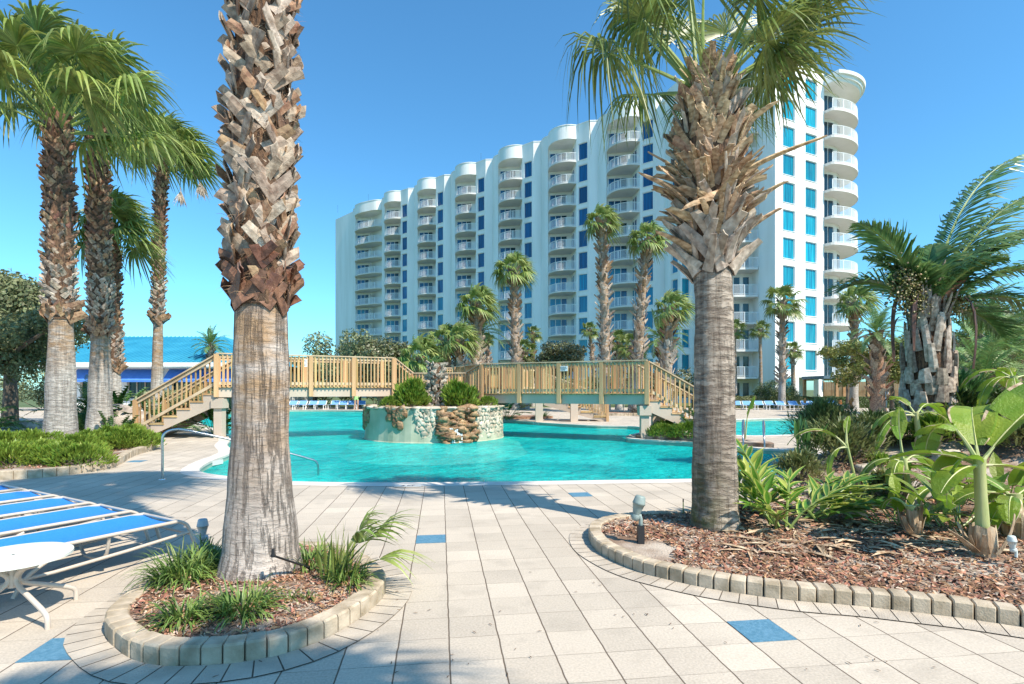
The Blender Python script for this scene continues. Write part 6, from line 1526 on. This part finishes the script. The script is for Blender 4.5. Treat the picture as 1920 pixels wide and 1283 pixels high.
# spotlights
def spot(label, loc, s=1.0, rz=0, m=M_verd, box=True, tilt=-.25):
    t = empty('garden_spotlight', loc, rz, label, 'spotlight', 'garden spotlights'); 
    if box: mb = MB(); mb.box((0, 0, .055*s), (.045*s, .045*s, .13*s)); mb.build('junction_box', M_black, t)
    mb = MB(); mb.tube([(0,0,.10*s), (0,0,.16*s), (-.005*s,0,.185*s), (-.03*s,0,.19*s)], .015*s, 8); mb.smooth = True; mb.build('stem', m, t)
    mb = MB(); mb.lathe([(.001, -.035), (.018, -.033), (.028, -.018), (.03, 0), (.026, .012)], n=18); mb.lathe([(.024, .012), (.033, .05), (.042, .085), (.046, .086), (.043, .098), (.036, .135), (.030, .145), (.001, .147)], n=20)
    for i, v in enumerate(mb.v): mb.v[i] = Matrix.Rotation(-tilt, 3, 'Y') @ (V(v)*s) + V((-.035*s, 0, .185*s))
    mb.smooth = True; mb.build('lamp_head', m, t); return t
spot('grey-green spotlight on a black box in the mulch left of the ringed trunk', (1.225, 5.2, .10), 1.35)
spot('grey spotlight half hidden by grass behind the nearest palm, by the lounger foot', g1(388, 1046), 1.05, 0, mat('grey_lamp', (.36,.42,.47), None, rough=.45), True, 0)
spot('pale cone spotlight at the bottom right among dry banana leaves', g2(1905, 1062), .75, 0, mat('pale_lamp', (.6,.65,.62), None, rough=.5), False, .1)
t = empty('sprinkler_riser', g1(598, 1066), 0, 'black irrigation pipe leaning against the right side of the nearest trunk', 'sprinkler'); mb = MB(); e = A(512, 3.93, 1042) - V(g1(598, 1066)); e = V((e.x, e.y, e.z)); mb.tube([(0,0,-.03), e], .008, 8); mb.smooth = True; mb.build('riser', M_black, t)
mb = MB(); mb.tube([e - V((0,0,.01)), e + V((.0,0,.05))], [.013, .011], 10); mb.tube([e + V((-.016,0,.0)), e + V((.016, 0, 0))], .01, 8); mb.build('sprinkler_head', M_black, t)
t = empty('sprinkler_riser', G(1281, 962, .1) , 0, 'short thin upright sprinkler stake just left of the ringed trunk', 'sprinkler'); mb = MB(); mb.tube([(0,0,0), (0,0,.13)], .006, 8); mb.build('riser', M_phil, t); mb = MB(); mb.tube([(0,0,.13), (0,0,.165)], .008, 8); mb.build('sprinkler_head', M_black, t)
# depth markers
def text_mesh(s, size, m, parent, loc, rot):
    cu = bpy.data.curves.new('lettering', 'FONT'); cu.body = s; cu.size = size; cu.align_x = 'CENTER'; cu.align_y = 'CENTER'; cu.extrude = .001
    o = bpy.data.objects.new('tmp', cu); COL.objects.link(o); dg = bpy.context.evaluated_depsgraph_get(); dg.update(); me = bpy.data.meshes.new_from_object(o.evaluated_get(dg)); bpy.data.objects.remove(o)
    me.materials.clear(); me.materials.append(m); q = link('lettering', me, parent, loc); q.rotation_euler = rot; return q
def marker(label, loc, s, w, h, rot, bgm, fgm, size):
    t = empty('depth_marker', loc, 0, label, 'depth marker', 'pool depth markers'); mb = MB(); mb.box((0,0,0), (w, h, .008)); o = mb.build('tile', bgm, t); o.rotation_euler = rot
    n = Matrix.Rotation(rot[2], 3, 'Z') @ (Matrix.Rotation(rot[0], 3, 'X') @ V((0,0,.0065))); text_mesh(s, size, fgm, t, n, rot)
M_tilew = mat('marker_tile', (.62,.62,.60), None, rough=.4); M_tiled = mat('marker_ink', (.02,.03,.05), None, rough=.5)
p = G(765, 913); marker('pale depth tile let into the near coping, in the palm shade', (p.x, p.y-.0, .014), '4 FT', .42, .11, (0, 0, .0), M_tilew, M_tiled, .115)
p = G(1249, 833, -.06); marker('4 FT tile in the pool wall below the planted spit', (5.02, 16.36, -.065), '4½ FT', .36, .10, (R(90), 0, -.75), M_tilew, M_tiled, .11)
marker('3 FT tile on the far pool wall under the right span', (1.15, 26.0, -.06), '3 FT', .45, .12, (R(90), 0, -.85), M_tilew, M_tiled, .14)
marker('3 FT tile inside the shallow left corner wall of the pool', (-6.52, 12.1, -.06), '3 FT', .36, .10, (R(90), 0, R(-97)), M_tilew, M_tiled, .11)
# ------------------------------------------------------------------ far bank
M_fence = mat('fence_wood', (.36,.18,.08), (.50,.28,.14), 2, .8, .3, 20, island=.2)
def fence(label, x0, x1, d0, d1, h, group=None):
    a, b = A(x0, d0), A(x1, d1); t = empty('wooden_fence', a, 0, label, 'fence', group); b = b - a; mb = MB(); n = int(b.length/.16); M = Matrix.Rotation(math.atan2(b.y, b.x), 3, 'Z')
    for i in range(n): mb.box(b*((i+.5)/n) + V((0,0,h/2)), (.15, .02, h + random.uniform(-.02, .02)), M)
    mb.build('boards', M_fence, t)
    for k in range(int(b.length/2.4)+1): mb = MB(); mb.box((0,0,h/2+.05), (.1, .1, h+.1)); mb.build('post', M_fence, t, loc=b*(k*2.4/b.length) + V((0,.08,0)))
random.seed(161)
fence('long orange-brown board fence behind the palms right of the hotel', 1545, 1950, 60, 52, 2.4)
fence('short brown board fence under the left span, beyond the loungers', 752, 800, 50, 50, 1.9)
t = empty('pergola', A(1590, 52), 0, 'brown-posted shelter with a flat grey-blue roof right of the tower', 'pergola')
mb = MB(); mb.box((0, 2, 2.75), (4.6, 4, .28)); mb.build('roof', mat('slate_blue', (.10,.16,.20), None, rough=.6), t)
for x, y in ((-1.1, 0), (1.9, 0), (-2.1, 3.8), (1.9, 3.8)): mb = MB(); mb.box((x, y, 1.3), (.26, .26, 2.6)); mb.build('post', M_fence, t)
def person(label, loc, rz, J, skin, clothes):
    "J: joints; one continuous skinned body"
    me = bpy.data.meshes.new('body'); vs = [j[0] for j in J]; ed = [(i, j[2]) for i, j in enumerate(J) if j[2] is not None]; me.from_pydata(vs, ed, []); o = bpy.data.objects.new('tmp', me); COL.objects.link(o)
    md = o.modifiers.new('s', 'SKIN'); sv = me.skin_vertices[0].data
    for i, j in enumerate(J): sv[i].radius = (j[1], j[1]*(.72 if i < 4 else 1)); 
    sv[0].use_root = True; md.use_smooth_shade = True; m2 = o.modifiers.new('u', 'SUBSURF'); m2.levels = 2; m2.render_levels = 2
    dg = bpy.context.evaluated_depsgraph_get(); dg.update(); m = bpy.data.meshes.new_from_object(o.evaluated_get(dg)); bpy.data.objects.remove(o)
    m.materials.clear(); m.materials.append(skin); [m.materials.append(c[2]) for c in clothes]
    for p_ in m.polygons:
        z = p_.center.z; ax = abs(p_.center.x)
        for k, c in enumerate(clothes):
            if c[0] < z < c[1] and ax < .24: p_.material_index = k+1
    t = empty('person', loc, rz, label, 'person'); link('body', m, t); return t
SK = mat('skin', (.52,.30,.20), None, rough=.6)
def figure(hair):
    return [((0,0,.95), .13, None), ((0,0,1.12), .115, 0), ((0,.01,1.32), .15, 1), ((0,.01,1.46), .08, 2), ((0,0,1.53), .055, 3), ((0,-.01,1.62), .09, 4), ((0,-.01,1.72), .075, 5),
      ((.17,.01,1.42), .055, 3), ((.30,.0,1.18), .042, 7), ((.20,-.16,1.02), .032, 8), ((.14,-.2,.98), .028, 9), ((-.17,.01,1.42), .055, 3), ((-.26,.02,1.16), .042, 11), ((-.27,-.06,.94), .032, 12), ((-.26,-.1,.86), .026, 13),
      ((.10,0,.86), .095, 0), ((.11,-.04,.50), .065, 15), ((.12,.08,.09), .042, 16), ((.12,-.06,.03), .035, 17), ((-.10,0,.86), .095, 0), ((-.10,.02,.49), .065, 19), ((-.11,.02,.09), .042, 20), ((-.11,-.13,.03), .035, 21)]
M_hair = mat('hair_brown', (.10,.05,.025), None, rough=.6)
def hair(t):
    mb = MB(); rock(mb, (0, .02, 1.70), (.095, .11, .10), 5, rough=.15); mb.smooth = True; mb.build('hair', M_hair, t)
hair(person('person walking on the far bank in a lime green swimsuit, under the left bridge span', A(668, 41.6), .5, figure(0), SK, [(.78, 1.38, mat('suit_lime', (.35,.62,.22), None, rough=.7))]))
hair(person('person in a pale blue shirt beyond the diamond-patterned palm at right', A(1657, 33), -.8, figure(1), SK, [(1.0, 1.45, mat('shirt_blue', (.35,.55,.68), None, rough=.8)), (.45, 1.0, mat('shorts_dark', (.05,.1,.12), None, rough=.8))]))
# mulch beds with agaves on the far bank
for (x0, x1, d, w, lb) in ((1090, 1215, 34, 3.0, 'kerbed mulch bed round the foot of the tall straight palm'), (930, 1040, 29.8, 2.0, 'dark mulch bed on the far bank beneath the right span')):
    a, b = A(x0, d), A(x1, d); c = (a+b)/2; t = empty('mulch_bed', c, 0, lb, 'planter'); n = 30; P_ = [((b.x-a.x)/2*math.cos(2*math.pi*k/n), w/2*math.sin(2*math.pi*k/n)) for k in range(n)]
    if d > 30: mb = MB(); curb(mb, P_, True, .16, .16, .25); mb.build('kerb', M_block, t)
    mb = MB(); mb.prism(offset(P_, -.1), .004, .12); mb.build('soil', mat('mulch_far', (.22,.10,.06), (.42,.26,.17), 8, .9, .8, 30), t)
random.seed(171)
M_agave = mat('leaf_bronze', (.10,.08,.05), (.22,.17,.11), 4, .5, island=.4)
clump('bronze spiky plant on the far bank right of the tall straight palm', A(1222, 32), .3, 120, .9, .05, M_agave, 'spiky plant', 'spiky_plant', None, .8)
clump('smaller bronze spiky plant beside the white triple sign', A(1196, 33.5), .25, 90, .8, .05, M_agave, 'spiky plant', 'spiky_plant', None, .8)
clump('spiky plant in the dark mulch bed under the bridge', A(1015, 29.5), .2, 80, .6, .05, M_phil, 'spiky plant', 'spiky_plant', None, .9)
t = empty('rules_board', A(1170, 37), 0, 'white board with three pale squares on a post, seen under the right span', 'sign'); 
for k in range(3): mb = MB(); mb.box((-.28 + .28*k, 0, .98), (.25, .03, .25)); mb.build('panel', M_whitep, t)
mb = MB(); mb.tube([(0,.05,0), (0,.05,1.0)], .04, 6); mb.build('post', M_metal, t)
t = MB(); rock(t, (0,0,.5), (.32, .25, .55), 12, rough=1.0); rock(t, (.05,0,.12), (.22, .2, .2), 13, rough=.8); t.smooth = True; tag(t.build('garden_statue', M_stone, loc=A(1118, 35)), 'pale weathered garden ornament left of the thick palm foot, far bank', 'statue')
